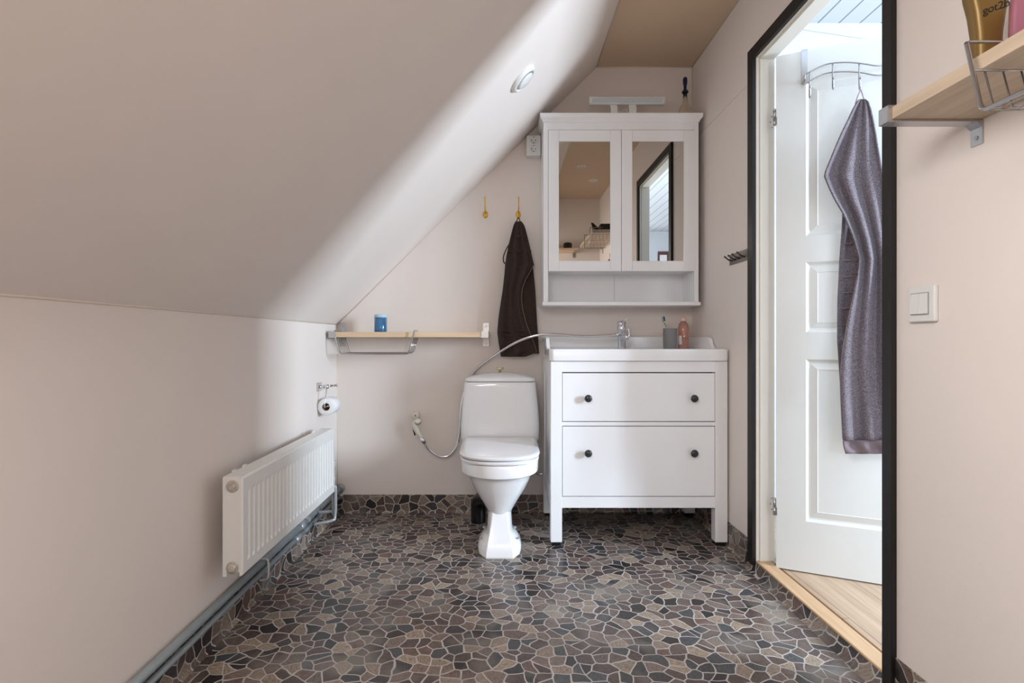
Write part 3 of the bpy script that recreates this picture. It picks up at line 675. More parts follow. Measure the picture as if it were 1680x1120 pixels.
# ------------------------------------------------------------------ mirror cabinet
mc = thing('mirror_cabinet', 'white wall cabinet with two mirrored doors above the sink', 'mirror cabinet', (0.61, 2.9, 1.118))
MY = 2.81; cb0, cb1 = 0.214, 1.009
o = MB()
o.box(cb0, cb0+0.024, MY, 2.999, 1.138, 2.058, 0.001); o.box(cb1-0.022, cb1, MY, 2.999, 1.138, 2.058, 0.001)
o.box(cb0+0.024, cb1-0.022, MY+0.001, 2.999, 2.020, 2.058)
o.box(cb0+0.024, cb1-0.022, MY+0.024, 2.99, 1.298, 1.312)
o.box(cb0+0.024, 0.6125, 2.985, 2.997, 1.138, 2.02); o.box(0.6145, cb1-0.022, 2.985, 2.997, 1.138, 2.02)
o.box(cb0+0.024, cb1-0.022, 2.990, 2.998, 1.138, 2.02)
o.build('carcass', M['furn'], mc)
o = MB(); # cornice profile around front and sides
prof = [(0.0, 2.058), (0.003, 2.058), (0.006, 2.066), (0.010, 2.070), (0.017, 2.078), (0.019, 2.084), (0.020, 2.098), (0.0, 2.098)]
rs = []
for d, z in prof[1:7]:
    rs.append([Vector((cb0-d*0.95, 2.999, z)), Vector((cb0-d*0.95, MY-d, z)), Vector((cb1+d*0.82, MY-d, z)), Vector((cb1+d*0.82, 2.999, z))])
o.rings(rs, smooth=False); o.build('cornice', M['furn'], mc)
o = MB(); o.box(cb0-0.006, cb1+0.007, MY-0.012, 2.999, 1.119, 1.138, 0.004); o.build('bottom_ledge', M['furn'], mc)
for x0, x1, mx0, mx1 in ((0.2395, 0.6125, 0.293, 0.557), (0.6147, 0.988, 0.669, 0.934)):
    z0, z1, mz0, mz1 = 1.296, 2.018, 1.348, 1.9605
    o = MB(); ya, yb = MY-0.001, MY+0.018
    o.box(x0, mx0, ya, yb, z0, z1, 0.0008); o.box(mx1, x1, ya, yb, z0, z1, 0.0008)
    o.box(mx0+0.0006, mx1-0.0006, ya+0.0006, yb, z0, mz0, 0.0006); o.box(mx0+0.0006, mx1-0.0006, ya+0.0006, yb, mz1, z1, 0.0006)
    o.box(mx0-0.005, mx1+0.005, MY+0.010, MY+0.016, mz0-0.005, mz1+0.005)
    d = o.build('door', M['furn'], mc)
    MB().box(mx0, mx1, MY+0.004, MY+0.0095, mz0, mz1).build('mirror', M['mirror'], d)

# lamp on the cabinet
lm = thing('cabinet_lamp', 'white bar lamp on curved feet, on top of the mirror cabinet', 'lamp', (0.645, 2.86, 2.098))
ly = 2.845; lx0, lx1 = P(966, 0, ly).x, P(1090, 0, ly).x; lz = P(0, 165.5, ly).z
def lampring(x, s=1.0):
    return [Vector((x, ly+0.020*s*c[0], lz+0.0225*s*c[1])) for c in [(math.cos(a)*abs(math.cos(a))**-0.25 if abs(math.cos(a)) > 1e-6 else 0, math.sin(a)) for a in [2*PI*i/20 for i in range(20)]]]
o = MB(); o.rings([lampring(lx0, 0.85), lampring(lx0+0.003), lampring(lx0+0.012), lampring(lx1-0.012), lampring(lx1-0.003), lampring(lx1, 0.85)]); o.build('housing', M['plastic_white'], lm, sharp=50)
o = MB(); o.box(lx0+0.014, lx1-0.014, ly-0.0235, ly-0.015, lz-0.014, lz+0.004, 0.003); o.build('lens', M['lens'], lm)
for c0, c1 in ((1001, 1012), (1031, 1043)):
    x0 = P(c0, 0, ly).x; x1 = P(c1, 0, ly).x; o = MB()
    path = [(ly+0.002, lz-0.018), (ly-0.006, lz-0.028), (ly-0.014, lz-0.045), (ly-0.016, 2.0985)]
    rs = [[Vector((x0+(0.004 if c0 < 1020 else 0.003)*k_/3*(-1), y+t, z)) if False else Vector((xx, y+t, z)) for xx, t in ((x0, -0.002), (x1, -0.002), (x1, 0.003), (x0, 0.003))] for k_, (y, z) in enumerate(path)]
    o.rings(rs, smooth=False); o.build('foot', M['plastic_white'], lm)
o = MB(); o.tube([(x, ly+0.004, z) for x, z in ((0.60, 2.146), (0.615, 2.125), (0.63, 2.132), (0.645, 2.142), (0.655, 2.128), (0.66, 2.10))], 0.0018, seg=6, spline=True); o.build('cord', M['plastic_white'], lm)

# glass dropper bottle
gx, gy = P(1124, 0, 2.90).x, 2.90
gb = thing('glass_bottle', 'clear glass bottle with navy blue rubber pump on the mirror cabinet', 'bottle', (gx, gy, 2.098))
MB().lathe([(0, 0), (0.029, 0), (0.032, 0.004), (0.032, 0.05), (0.029, 0.068), (0.018, 0.088), (0.012, 0.098), (0.0105, 0.150), (0.0085, 0.150), (0.0095, 0.099), (0.016, 0.086), (0.026, 0.066), (0.029, 0.05), (0.029, 0.006), (0, 0.005)], (gx, gy, 2.0985), (0, 0, 1), cap=False).build('glass_body', M['glass'], gb)
MB().lathe([(0, 0.150), (0.0165, 0.150), (0.0165, 0.157), (0.008, 0.167), (0.0075, 0.185), (0.011, 0.20), (0.0115, 0.222), (0.008, 0.231), (0, 0.233)], (gx, gy, 2.0985), (0, 0, 1), cap=False).build('rubber_bulb', M['navy'], gb)

# socket
so = thing('wall_socket', 'white double power socket on the wall left of the mirror cabinet', 'socket', (0.165, 3.0, 1.98))
o = MB(); o.box(0.133, 0.2115, 2.952, 2.9995, 1.936, 2.046, 0.005, 3); o.build('housing', M['plastic_white'], so)
for zc in (2.018, 1.972):
    o = MB(); o.lathe([(0.0205, 0), (0.0205, 0.0012), (0.0185, 0.0016), (0.018, 0.0006), (0, 0.0006)], (0.172, 2.952, zc), (0, -1, 0), 32); r_ = o.build('outlet', M['plastic_white'], so)
    o = MB()
    for dx in (-0.0095, 0.0095): o.cyl((0.172+dx, 2.9515, zc), (0.172+dx, 2.9508, zc), 0.003, seg=12)
    o.box(0.170, 0.174, 2.9508, 2.9515, zc+0.012, zc+0.018); o.box(0.170, 0.174, 2.9508, 2.9515, zc-0.018, zc-0.012)
    o.build('outlet_holes', M['black'], r_)

# vent valve on the slope
vc = Vector((0.084, 2.223, 2.005)); nrm = Vector((ZC-KZ, 0, -(SX-XL))).normalized()
t_ = ((vc.x-XL)/(SX-XL)+(vc.z-KZ)/(ZC-KZ))/2; vc = slope_pt(t_, 2.223)
vt = thing('air_valve', 'round white ventilation valve on the sloping ceiling', 'vent', vc)
MB().lathe([(0.064, -0.001), (0.064, 0.004), (0.060, 0.013), (0.052, 0.018), (0.046, 0.016), (0.044, 0.004), (0, 0.004)], vc, nrm, 48, cap=False).build('frame_ring', M['plastic_white'], vt)
MB().lathe([(0.010, 0.003), (0.036, 0.012), (0.0395, 0.016), (0.0395, 0.019), (0.034, 0.0225), (0.012, 0.0245), (0, 0.025)], vc, nrm, 48).build('valve_disc', M['plastic_white'], vt)

# hooks
def hook(x, label):
    z = P(0, 350, 2.97).z
    h = thing('wall_hook', label, 'hook', (x, 3.0, z), group='brass coat hooks')
    o = MB(); o.lathe([(0.0135, -0.0003), (0.0135, 0.002), (0.011, 0.006), (0.006, 0.009), (0, 0.0095)], (x, 3.0, z), (0, -1, 0), 24)
    for v in o.bm.verts: v.co.z = z+(v.co.z-z)*1.5
    o.build('rosette', M['brass'], h)
    o = MB(); o.tube([(x, 2.993, z+0.004), (x, 2.975, z-0.003), (x, 2.955, z+0.014), (x, 2.948, z+0.045), (x, 2.944, z+0.068), (x, 2.938, z+0.076)], [0.0035, 0.0032, 0.003, 0.0028, 0.003, 0.0026], seg=10)
    o.sphere((x, 2.937, z+0.078), 0.0045); o.build('long_prong', M['brass'], h)
    o = MB(); o.tube([(x, 2.993, z-0.010), (x, 2.978, z-0.022), (x, 2.966, z-0.020), (x, 2.962, z-0.010)], 0.0028, seg=10, spline=True); o.sphere((x, 2.962, z-0.008), 0.0042); o.build('short_prong', M['brass'], h)
    return h
h1 = hook(P(796, 0, 2.97).x, 'empty brass wall hook left of the brown towel')
h2 = hook(P(850.5, 0, 2.97).x, 'brass wall hook that carries the brown towel')

# cloth: rows of (py, xl, xr) with folds
def cloth(name, rows, mapf, parent, m, ncol=40, fold=0.006, freq=5, phase=0.0, thick=0.003, depth=None, sub=6, local=False, jag=0.3):
    # interpolate rows
    R = []
    for i in range(len(rows)-1):
        for k_ in range(sub):
            t = k_/sub; tt = t
            R.append([rows[i][j]*(1-tt)+rows[i+1][j]*tt for j in range(len(rows[0]))])
    R.append(list(rows[-1]))
    bm = bmesh.new(); G = []
    H = rows[-1][0]-rows[0][0]
    for r in R:
        py, xl, xr = r[:3]; base = r[3] if len(r) > 3 else 0.0
        g = []
        f = (py-rows[0][0])/H
        for c in range(ncol+1):
            t = c/ncol
            ph = phase+0.8*math.sin(f*3.1+phase)
            amp = fold*min(1, 0.35+f*2.2)
            d = amp*math.sin(t*freq*2*PI*(1-0.12*f)+ph)+0.45*amp*math.sin(t*freq*3.7+f*5+phase*2)
            d += 0.0015*math.sin(f*23+t*9)
            edge = 0.010*(abs(2*t-1)**4)
            g.append(bm.verts.new(mapf(xl+(xr-xl)*t, py, base+d+edge)))
        G.append(g)
    for a, b_ in zip(G[:-1], G[1:]):
        for c in range(ncol):
            f_ = bm.faces.new((a[c], a[c+1], b_[c+1], b_[c])); f_.smooth = True
    o = MB(); o.bm.free(); o.bm = bm
    ob = o.build(name, m, parent, local=local, recalc=False)
    md = ob.modifiers.new('thickness', 'SOLIDIFY'); md.thickness = thick; md.offset = 0
    return ob
def edge_tube(name, pts, r, m, parent, local=False, seg=8):
    return MB().tube(pts, r, seg=seg, spline=True, n=5).build(name, m, parent, local=local)

# brown towel on the back wall
bt = thing('brown_towel', 'dark brown terry towel hanging from a brass hook by the mirror cabinet', 'towel', (0.09, 2.96, 0.9))
def bmap(px, py, d): return P(px, py, 2.955-d)
front = [(363, 846, 855), (368, 843.5, 859), (376, 841, 862), (400, 835, 868), (420, 831, 872.5), (434, 829, 876), (447, 828, 869), (462, 826.5, 861), (478, 824.5, 856.5), (500, 821, 856.5), (525, 817.5, 862), (545, 816, 869), (562, 818, 876), (578, 821, 881), (585, 822, 862)]
cloth('front_fold', front, lambda a, b_, d: bmap(a, b_, d+0.014), bt, M['brown_towel'], fold=0.010, freq=2.6, phase=2.2)
back = [(366, 846, 857), (400, 838, 867), (434, 836, 874), (478, 836, 878), (530, 830, 881), (560, 828, 883), (580, 850, 884)]
cloth('back_fold', back, lambda a, b_, d: bmap(a, b_, d-0.008), bt, M['brown_towel'], fold=0.005, freq=2.0, phase=0.6)
edge_tube('hem', [bmap(a, b_, 0.031) for a, b_ in ((876, 434), (869, 447), (861, 462), (856.5, 478), (856.5, 500), (862, 525), (869, 545), (876, 562), (881, 578))], 0.0022, M['brown_hem'], bt)
edge_tube('hanging_loop', [bmap(a, b_, 0.006) for a, b_ in ((846, 370), (848, 362), (850.5, 357), (853, 362), (856, 370))], 0.0025, M['brown_band'], bt)
edge_tube('side_loop', [bmap(a, b_, 0.016) for a, b_ in ((838, 396), (830, 410), (826, 421), (826.5, 430), (831, 433))], 0.0032, M['brown_band'], bt)
for rows in ([(386, 842, 863), (389, 841, 864.5)], [(410, 834, 871), (413, 833.5, 872)], [(541, 817, 868), (544, 817, 869)], [(549, 817, 871), (551, 817, 872)]):
    cloth('woven_band', [(r[0], r[1], r[2]) for r in rows], lambda a, b_, d: bmap(a, b_, d+0.0185), bt, M['brown_band'], fold=0.006, freq=2.6, phase=2.2, sub=2, thick=0.002)

# ------------------------------------------------------------------ back-wall shelf
def shelf_bracket(o, x0, x1, y0, y1, zb, zt, tab_up, tab_dn, screws):
    pass
shf = thing('wall_shelf', 'birch shelf board in steel brackets on the wall left of the toilet', 'shelf', (-0.46, 2.9, 0.957))
sbx0, sbx1, sby, sz0, sz1 = -0.857, -0.072, 2.805, 0.9575, 0.9845
MB().box(sbx0, sbx1, sby, 2.9985, sz0, sz1, 0.0008).build('board', M['birch'], shf)
for bx0, bx1 in ((-0.885, -0.852), (-0.104, -0.067)):
    o = MB(); t = 0.003
    o.box(bx0, bx1, sby-t, sby-0.0002, sz0-t, sz1+t); o.box(bx0, bx1, sby, 2.999, sz1+0.0003, sz1+t); o.box(bx0, bx1, sby, 2.999, sz0-t, sz0-0.0003)
    o.box(bx0+0.001, bx1-0.001, 2.9965, 2.9995, sz1+t, sz1+0.052, 0.0012); o.box(bx0+0.001, bx1-0.001, 2.9965, 2.9995, sz0-0.05, sz0-t, 0.0012)
    bk = o.build('bracket', M['steel'], shf)
    for zz in (sz1+0.033, sz0-0.034): MB().cyl(((bx0+bx1)/2, 2.9966, zz), ((bx0+bx1)/2, 2.9945, zz), 0.0045, seg=12).build('screw', M['ext_grey'], bk)
# hanging basket built in local coords: x along the board (0..L), y outward from board front (0 = board front, negative = outwards), z = 0 board top
def basket(name, label, L, loc, rz, group, depth=0.19, zt=0.022, board=0.03):
    b_ = thing(name, label, 'basket', loc, rz, group)
    zb = -0.112; o = MB()
    fr = [(0.0, -0.018, zt), (0.001, -0.018, zt-0.006), (0.027, -0.018, zb+0.014), (0.031, -0.018, zb+0.005), (0.040, -0.018, zb), (L-0.040, -0.018, zb), (L-0.031, -0.018, zb+0.005), (L-0.027, -0.018, zb+0.014), (L-0.001, -0.018, zt-0.006), (L, -0.018, zt)]
    o.tube(fr, 0.0038, seg=10); o.build('front_frame', M['wire'], b_, local=True)
    ah = max(zt, 0.0045)+0.001
    for x in (0.0, L):
        o = MB(); o.tube([(x, -0.018, zt-0.002), (x, -0.013, ah), (x, depth*0.45, ah), (x, depth*0.5, ah-0.001)], 0.0028, seg=8); o.build('arm', M['wire'], b_, local=True)
    o = MB(); r = 0.0015; zr = -board-0.003
    for k_ in range(6):
        yy = 0.004+0.032*k_
        xa = (zt-zr)/(zt-zb)*0.027
        o.tube([(xa, yy, zr), (0.029, yy, zb+0.008), (0.040, yy, zb+0.002), (L-0.040, yy, zb+0.002), (L-0.029, yy, zb+0.008), (L-xa, yy, zr)], r, seg=6)
    for x in (xa, L-xa): o.tube([(x+(0.001 if x < L/2 else -0.001), -0.016, zr), (x, depth-0.02, zr)], r*1.3, seg=6)
    for x in (0.04, L/3, 2*L/3, L-0.04): o.tube([(x, -0.016, zb-0.002), (x, depth-0.02, zb-0.001)], r, seg=6)
    o.build('wire_grid', M['wire'], b_, local=True)
    return b_
basket('wire_basket', 'chrome wire basket hung under the shelf on the back wall', 0.408, (-0.852, sby-0.003, sz1+0.001), 0, 'wire shelf baskets', zt=0.0)

# blue tin
bx = P(624.5, 0, 2.87).x
bl = thing('blue_canister', 'shiny blue canister standing on the shelf of the back wall', 'canister', (bx, 2.87, sz1))
MB().lathe([(0, 0), (0.031, 0), (0.0325, 0.003), (0.0325, 0.074), (0, 0.074)], (bx, 2.87, sz1+0.0002), (0, 0, 1), cap=False).build('canister_body', M['blue_can'], bl)
MB().lathe([(0, 0.0742), (0.033, 0.0742), (0.033, 0.088), (0.031, 0.091), (0, 0.091)], (bx, 2.87, sz1+0.0002), (0, 0, 1), cap=False).build('lid', M['lt_blue'], bl)

# ------------------------------------------------------------------ toilet paper
ry0, ry1, rx, rz_, rr_ = 2.675, 2.775, -0.8565, 0.617, 0.042
o = MB(); o.lathe([(0.019, 0), (rr_-0.002, 0), (rr_, 0.002), (rr_, ry1-ry0-0.002), (rr_-0.002, ry1-ry0), (0.019, ry1-ry0), (0.019, 0)], (rx, ry0, rz_), (0, 1, 0), 40, cap=False)
tp = thing('toilet_roll', 'white toilet paper roll on the holder by the back left corner', 'toilet roll', (rx, 2.72, rz_-rr_))
o.build('paper', M['paper'], tp, sharp=50)
MB().lathe([(0.0188, 0.0005), (0.0188, ry1-ry0-0.0005), (0.0175, ry1-ry0-0.0005), (0.0175, 0.0005), (0.0188, 0.0005)], (rx, ry0, rz_), (0, 1, 0), 32, cap=False).build('core', M['card'], tp)
th = thing('paper_holder', 'chrome toilet paper holder on the knee wall above the radiator', 'paper holder', (XL, 2.70, 0.72))
mz = P(533, 634, 2.7).z
o = MB(); o.box(XL+0.0005, XL+0.009, 2.665, 2.72, mz-0.022, mz+0.022, 0.004); o.tube([(XL+0.006, 2.69, mz), (XL+0.04, 2.69, mz)], 0.008, seg=14); o.sphere((XL+0.042, 2.69, mz), 0.013)
o.build('mount', M['chrome'], th)
o = MB(); o.tube([(XL+0.042, 2.69, mz), (XL+0.044, 2.68, mz-0.02), (rx, 2.655, rz_+0.02), (rx, 2.655, rz_+0.004), (rx, 2.66, rz_), (rx, 2.79, rz_)], 0.003, seg=10); o.build('arm', M['chrome'], th)
o = MB(); o.cyl((XL+0.04, 2.69, mz+0.002), (XL+0.04+0.03, 2.76, mz+0.002), 0.0055, seg=12); o.sphere((XL+0.07, 2.76, mz+0.002), 0.0075); o.build('peg', M['chrome'], th)

# ------------------------------------------------------------------ radiator
rd = thing('radiator', 'white ribbed panel radiator low on the knee wall', 'radiator', (-0.81, 2.1, 0.23))
rX0, rX1, rY0, rY1, rZ0, rZ1 = -0.843, -0.782, 1.657, 2.57, 0.232, 0.530
# front panel with pressed grooves
bm = bmesh.new()
gy_ = [1.696+0.0335*i for i in range(26)]
ys = [rY0, rY0+0.004]
for g in gy_: ys += [g-0.0095, g-0.0055, g+0.0055, g+0.0095]
ys += [rY1-0.004, rY1]
zs_ = [rZ0, rZ0+0.004, rZ0+0.036, rZ0+0.046, rZ1-0.052, rZ1-0.042, rZ1-0.004, rZ1]
def gdepth(y, z):
    d = 0.0
    if y in (rY0, rY1) or z in (rZ0, rZ1): d = 0.006
    if zs_[3]-1e-6 <= z <= zs_[4]+1e-6:
        for g in gy_:
            if abs(y-g) < 0.0075: d = 0.0065
    return d
G = [[bm.verts.new((rX1-gdepth(y, z), y, z)) for z in zs_] for y in ys]
for a, b_ in zip(G[:-1], G[1:]):
    for i in range(len(zs_)-1): bm.faces.new((a[i], a[i+1], b_[i+1], b_[i]))
o = MB(); o.bm.free(); o.bm = bm
o.box(rX1-0.010, rX1-0.0062, rY0, rY1, rZ0, rZ1)
o.build('front_panel', M['radiator'], rd)
o = MB(); o.box(rX0+0.002, rX0+0.012, rY0+0.01, rY1-0.01, rZ0+0.012, rZ1-0.006); 
for i in range(40): 
    yy = rY0+0.02+i*(rY1-rY0-0.04)/39; o.box(rX0+0.012, rX1-0.014, yy-0.0008, yy+0.0008, rZ0+0.02, rZ1-0.02)
o.build('convector', M['radiator'], rd)
o = MB(); o.box(rX0, rX1-0.0065, rY0+0.0005, rY0+0.003, rZ0+0.012, rZ1); o.box(rX0+0.0, rX0+0.012, rY0, rY0+0.006, rZ0-0.002, rZ0+0.014)
o.build('side_panel', M['radiator'], rd)
MB().box(rX0, rX1-0.0065, rY1-0.003, rY1-0.0005, rZ0+0.012, rZ1).build('side_panel', M['radiator'], rd)
o = MB(); o.box(rX0, rX1-0.0065, rY0+0.003, rY1-0.003, rZ1-0.003, rZ1+0.0015)
for yy in (1.72, 1.79, 2.44, 2.50): o.box(rX0-0.004, rX0+0.004, yy, yy+0.02, rZ1-0.01, rZ1+0.006)
o.build('top_cover', M['radiator'], rd)
for zc in (rZ1-0.027, rZ0+0.025):
    o = MB(); xc = -0.8135
    o.lathe([(0.019, -0.001), (0.019, 0.001), (0.016, 0.002)], (xc, rY0, zc), (0, -1, 0), 28); pl = o.build('plug_ring', M['rust'], rd)
    o = MB(); o.lathe([(0.0125, 0.001), (0.012, 0.008), (0.009, 0.010), (0.005, 0.0105)] if zc > 0.4 else [(0.0135, 0.001), (0.013, 0.006), (0.010, 0.009), (0, 0.010)], (xc, rY0, zc), (0, -1, 0), 6 if zc > 0.4 else 24, smooth=False)
    if zc > 0.4: o.cyl((xc, rY0-0.010, zc), (xc, rY0-0.014, zc), 0.0045, seg=12)
    o.build('plug', M['rust'], pl)
for yy in (1.86, 2.40): MB().box(XL+0.001, rX0+0.003, yy-0.012, yy+0.012, rZ0+0.03, rZ1-0.03).build('wall_bracket', M['radiator'], rd)

# pipes (one heating run per pipe)
def pipe(name, label, r, x, z0, z1, yb=2.998):
    p = thing(name, label, 'pipe', (x, 1.4, z0-r), group='heating pipes')
    MB().cyl((x, YR, z0), (x, yb, z1), r, seg=20).build('pipe_run', M['pipe'], p)
    MB().lathe([(r*1.9, 0), (r*1.9, 0.004), (r*1.3, 0.012), (r*1.02, 0.013)], (x, 2.9995, z1), (0, -1, 0), 24).build('wall_rosette', M['ext_grey'], p)
    return p
pu = pipe('heating_pipe', 'upper and thicker grey heating pipe along the knee wall', 0.0125, -0.880, 0.112, 0.133)
pl_ = pipe('heating_pipe', 'lower and thinner grey heating pipe just above the stone skirting', 0.0095, -0.884, 0.080, 0.090)
MB().cyl((-0.880, 2.38, 0.1287), (-0.880, 2.44, 0.129), 0.0165, seg=20).build('pipe_fitting', M['ext_grey'], pu)
MB().cyl((-0.880, 2.46, 0.1290), (-0.880, 2.49, 0.1292), 0.0165, seg=6, smooth=False).build('pipe_nut', M['ext_grey'], pu)
MB().cyl((-0.884, 2.34, 0.0880), (-0.884, 2.42, 0.0882), 0.0135, seg=20).build('pipe_fitting', M['ext_grey'], pl_)
MB().cyl((-0.884, 2.45, 0.0883), (-0.884, 2.48, 0.0884), 0.0135, seg=6, smooth=False).build('pipe_nut', M['ext_grey'], pl_)
rv = thing('radiator_valve', 'thin grey connecting tubes at the far end of the radiator', 'pipe', (-0.81, 2.57, 0.2))
o = MB(); o.tube([(-0.81, 2.571, 0.50), (-0.805, 2.60, 0.495), (-0.80, 2.605, 0.47), (-0.80, 2.605, 0.15), (-0.81, 2.60, 0.132), (-0.866, 2.59, 0.130)], 0.0068, seg=12, spline=True); o.build('flow_tube', M['ext_grey'], rv)
o = MB(); o.tube([(-0.81, 2.571, 0.255), (-0.79, 2.592, 0.252), (-0.785, 2.592, 0.235), (-0.785, 2.585, 0.12), (-0.795, 2.57, 0.098), (-0.873, 2.54, 0.090)], 0.0075, seg=12, spline=True); o.build('return_tube', M['ext_grey'], rv)
MB().cyl((-0.80, 2.605, 0.33), (-0.80, 2.605, 0.37), 0.012, seg=16).build('valve_body', M['rust'], rv); MB().cyl((-0.80, 2.605, 0.27), (-0.80, 2.605, 0.30), 0.011, seg=6).build('valve_nut', M['rust'], rv)
cl = thing('pipe_clip', 'white clip holding the two heating pipes under the radiator', 'clip', (-0.88, 2.0, 0.06))
o = MB(); cy_ = 2.02
o.box(-0.8985, -0.865, cy_-0.006, cy_+0.006, 0.136, 0.141, 0.001); o.tube([(-0.868, cy_, 0.1385), (-0.860, cy_, 0.128), (-0.860, cy_, 0.078), (-0.868, cy_, 0.064), (-0.89, cy_, 0.06)], 0.004, seg=10, spline=True); o.build('strap', M['pipe_white'], cl)

# ------------------------------------------------------------------ right wall: switch, hook rail, shelf
sw = thing('light_switch', 'white two-rocker light switch on the wall right of the door', 'light switch', (XR, 1.35, 1.034))
s0, s1, z0, z1 = 1.308, 1.394, 0.990, 1.079
o = MB(); o.box(XR-0.0115, XR-0.0002, s0, s1, z0, z1, 0.004, 3); o.build('cover_frame', M['plastic_white'], sw)
o = MB(); o.box(XR-0.0125, XR-0.0118, s0+0.016, s1-0.012, z0+0.017, z1-0.017); o.build('rocker_gap', M['ext_grey'], sw)
for ya, yb in ((s0+0.0185, (s0+s1)/2+0.0015), ((s0+s1)/2+0.0025, s1-0.014)):
    o = MB(); o.prism([(XR-0.0128, z0+0.019), (XR-0.0175, z0+0.020), (XR-0.0130, z1-0.019), (XR-0.0128, z1-0.019)], 'y', ya, yb); o.build('rocker', M['plastic_white'], sw)

hr = thing('hook_rail', 'steel rail with four short pegs on the wall beside the mirror cabinet', 'hook rail', (XR, 2.41, 1.306))
o = MB(); o.box(XR-0.004, XR-0.0003, 2.315, 2.503, 1.283, 1.331, 0.0015); o.build('plate', M['rail_metal'], hr)
for yy in (2.475, 2.435, 2.395, 2.345):
    o = MB(); o.tube([(XR-0.003, yy, 1.300), (XR-0.018, yy, 1.304), (XR-0.036, yy, 1.318)], 0.0035, seg=10); o.sphere((XR-0.036, yy, 1.318), 0.0045); o.build('peg', M['dark_chrome'], hr)

def side_shelf(name, label, y0, y1, xf, zb, zt, group=None):
    s = thing(name, label, 'shelf', ((xf+XR)/2, (y0+y1)/2, zb), group=group)
    MB().box(xf, XR-0.001, y0, y1, zb, zt, 0.0008).build('board', M['birch_y'], s)
    for ya, yb in ((y1-0.024, y1+0.006), (y0-0.006, y0+0.024)):
        t = 0.003; o = MB()
        o.box(xf-0.010, xf-0.0003, ya, yb, zb-0.006, zt+0.004, 0.001); o.box(xf, XR-0.001, ya, yb, zb-0.006, zb-0.0003, 0.0008); o.box(xf, xf+0.012, ya, yb, zt+0.0003, zt+0.004)
        o.prism([(XR-0.016, zb-0.006), (XR-0.0003, zb-0.006), (XR-0.0003, zb-0.052), (XR-0.004, zb-0.052), (XR-0.004, zb-0.016)], 'y', ya, yb)
        bk = o.build('bracket', M['steel'], s)
        MB().cyl((XR-0.004, (ya+yb)/2, zb-0.036), (XR-0.006, (ya+yb)/2, zb-0.036), 0.0048, seg=14).build('screw', M['ext_grey'], bk)
    return s
side_shelf('wall_shelf', 'birch shelf board on the right wall above the light switch', 0.42, 1.210, 0.845, 1.424, 1.450)
basket('wire_basket', 'chrome wire basket hung on the shelf right of the door', 0.408, (0.842, 0.972, 1.451), -PI/2, 'wire shelf baskets')

# golden bottle with lettering
gp = P(1618, 60, 1.045)
gz = 1.4502
gold = thing('styling_gel_tube', 'golden flared hair gel bottle with dark lettering on the right shelf', 'bottle', (gp.x, 1.045, gz), math.radians(-14))
def flat(hx, hy, z, r=0.012): return rrect(0, 0, hx, hy, min(r, hy*0.95), z)
MB().rings([flat(0.020, 0.016, 0), flat(0.0215, 0.017, 0.004), flat(0.0210, 0.017, 0.04), flat(0.0225, 0.018, 0.075), flat(0.027, 0.019, 0.115), flat(0.0335, 0.020, 0.148), flat(0.0345, 0.020, 0.155), flat(0.032, 0.018, 0.162), flat(0.020, 0.015, 0.168)]).build('tube_body', M['gold_bottle'], gold, local=True)
MB().rings([flat(0.017, 0.014, 0.1685), flat(0.019, 0.015, 0.17), flat(0.022, 0.015, 0.21), flat(0.02, 0.013, 0.214)]).build('cap', M['black'], gold, local=True)
cu = bpy.data.curves.new('lettering', 'FONT'); cu.body = 'got2b'; cu.size = 0.020; cu.extrude = 0.0003; cu.align_x = 'CENTER'; cu.space_character = 0.95; cu.shear = 0.2
tmp = bpy.data.objects.new('lettering_curve', cu); COL.objects.link(tmp)
dg = bpy.context.evaluated_depsgraph_get(); me = bpy.data.meshes.new_from_object(tmp.evaluated_get(dg)); bpy.data.objects.remove(tmp)
me.materials.clear(); me.materials.append(M['black'])
lt = bpy.data.objects.new('lettering', me); COL.objects.link(lt); lt.parent = gold
lt.matrix_local = Matrix.Translation((0.006, -0.0196, 0.112)) @ Matrix.Rotation(math.radians(-14), 4, 'Y') @ Matrix.Rotation(PI/2, 4, 'X')
lt['label'] = 'dark lettering got2b'

# pink jar
jp = P(1706, 60, 0.965)
jar = thing('pink_jar', 'clear pink plastic jar at the right edge of the shelf', 'jar', (jp.x, 0.965, gz))
MB().lathe([(0.030, 0), (0.034, 0.004), (0.040, 0.022), (0.0415, 0.045), (0.040, 0.10), (0.036, 0.115), (0.030, 0.118), (0.030, 0.1165), (0.035, 0.113), (0.0385, 0.10), (0.040, 0.045), (0.0385, 0.022), (0.032, 0.006), (0.0, 0.005)], (jp.x, 0.965, gz), (0, 0, 1), 40, cap=False).build('jar_body', M['pink_jar'], jar)
MB().lathe([(0, 0.0065), (0.031, 0.0068), (0.037, 0.022), (0.038, 0.040), (0, 0.042)], (jp.x, 0.965, gz), (0, 0, 1), 32, cap=False).build('jar_contents', M['magenta'], jar)

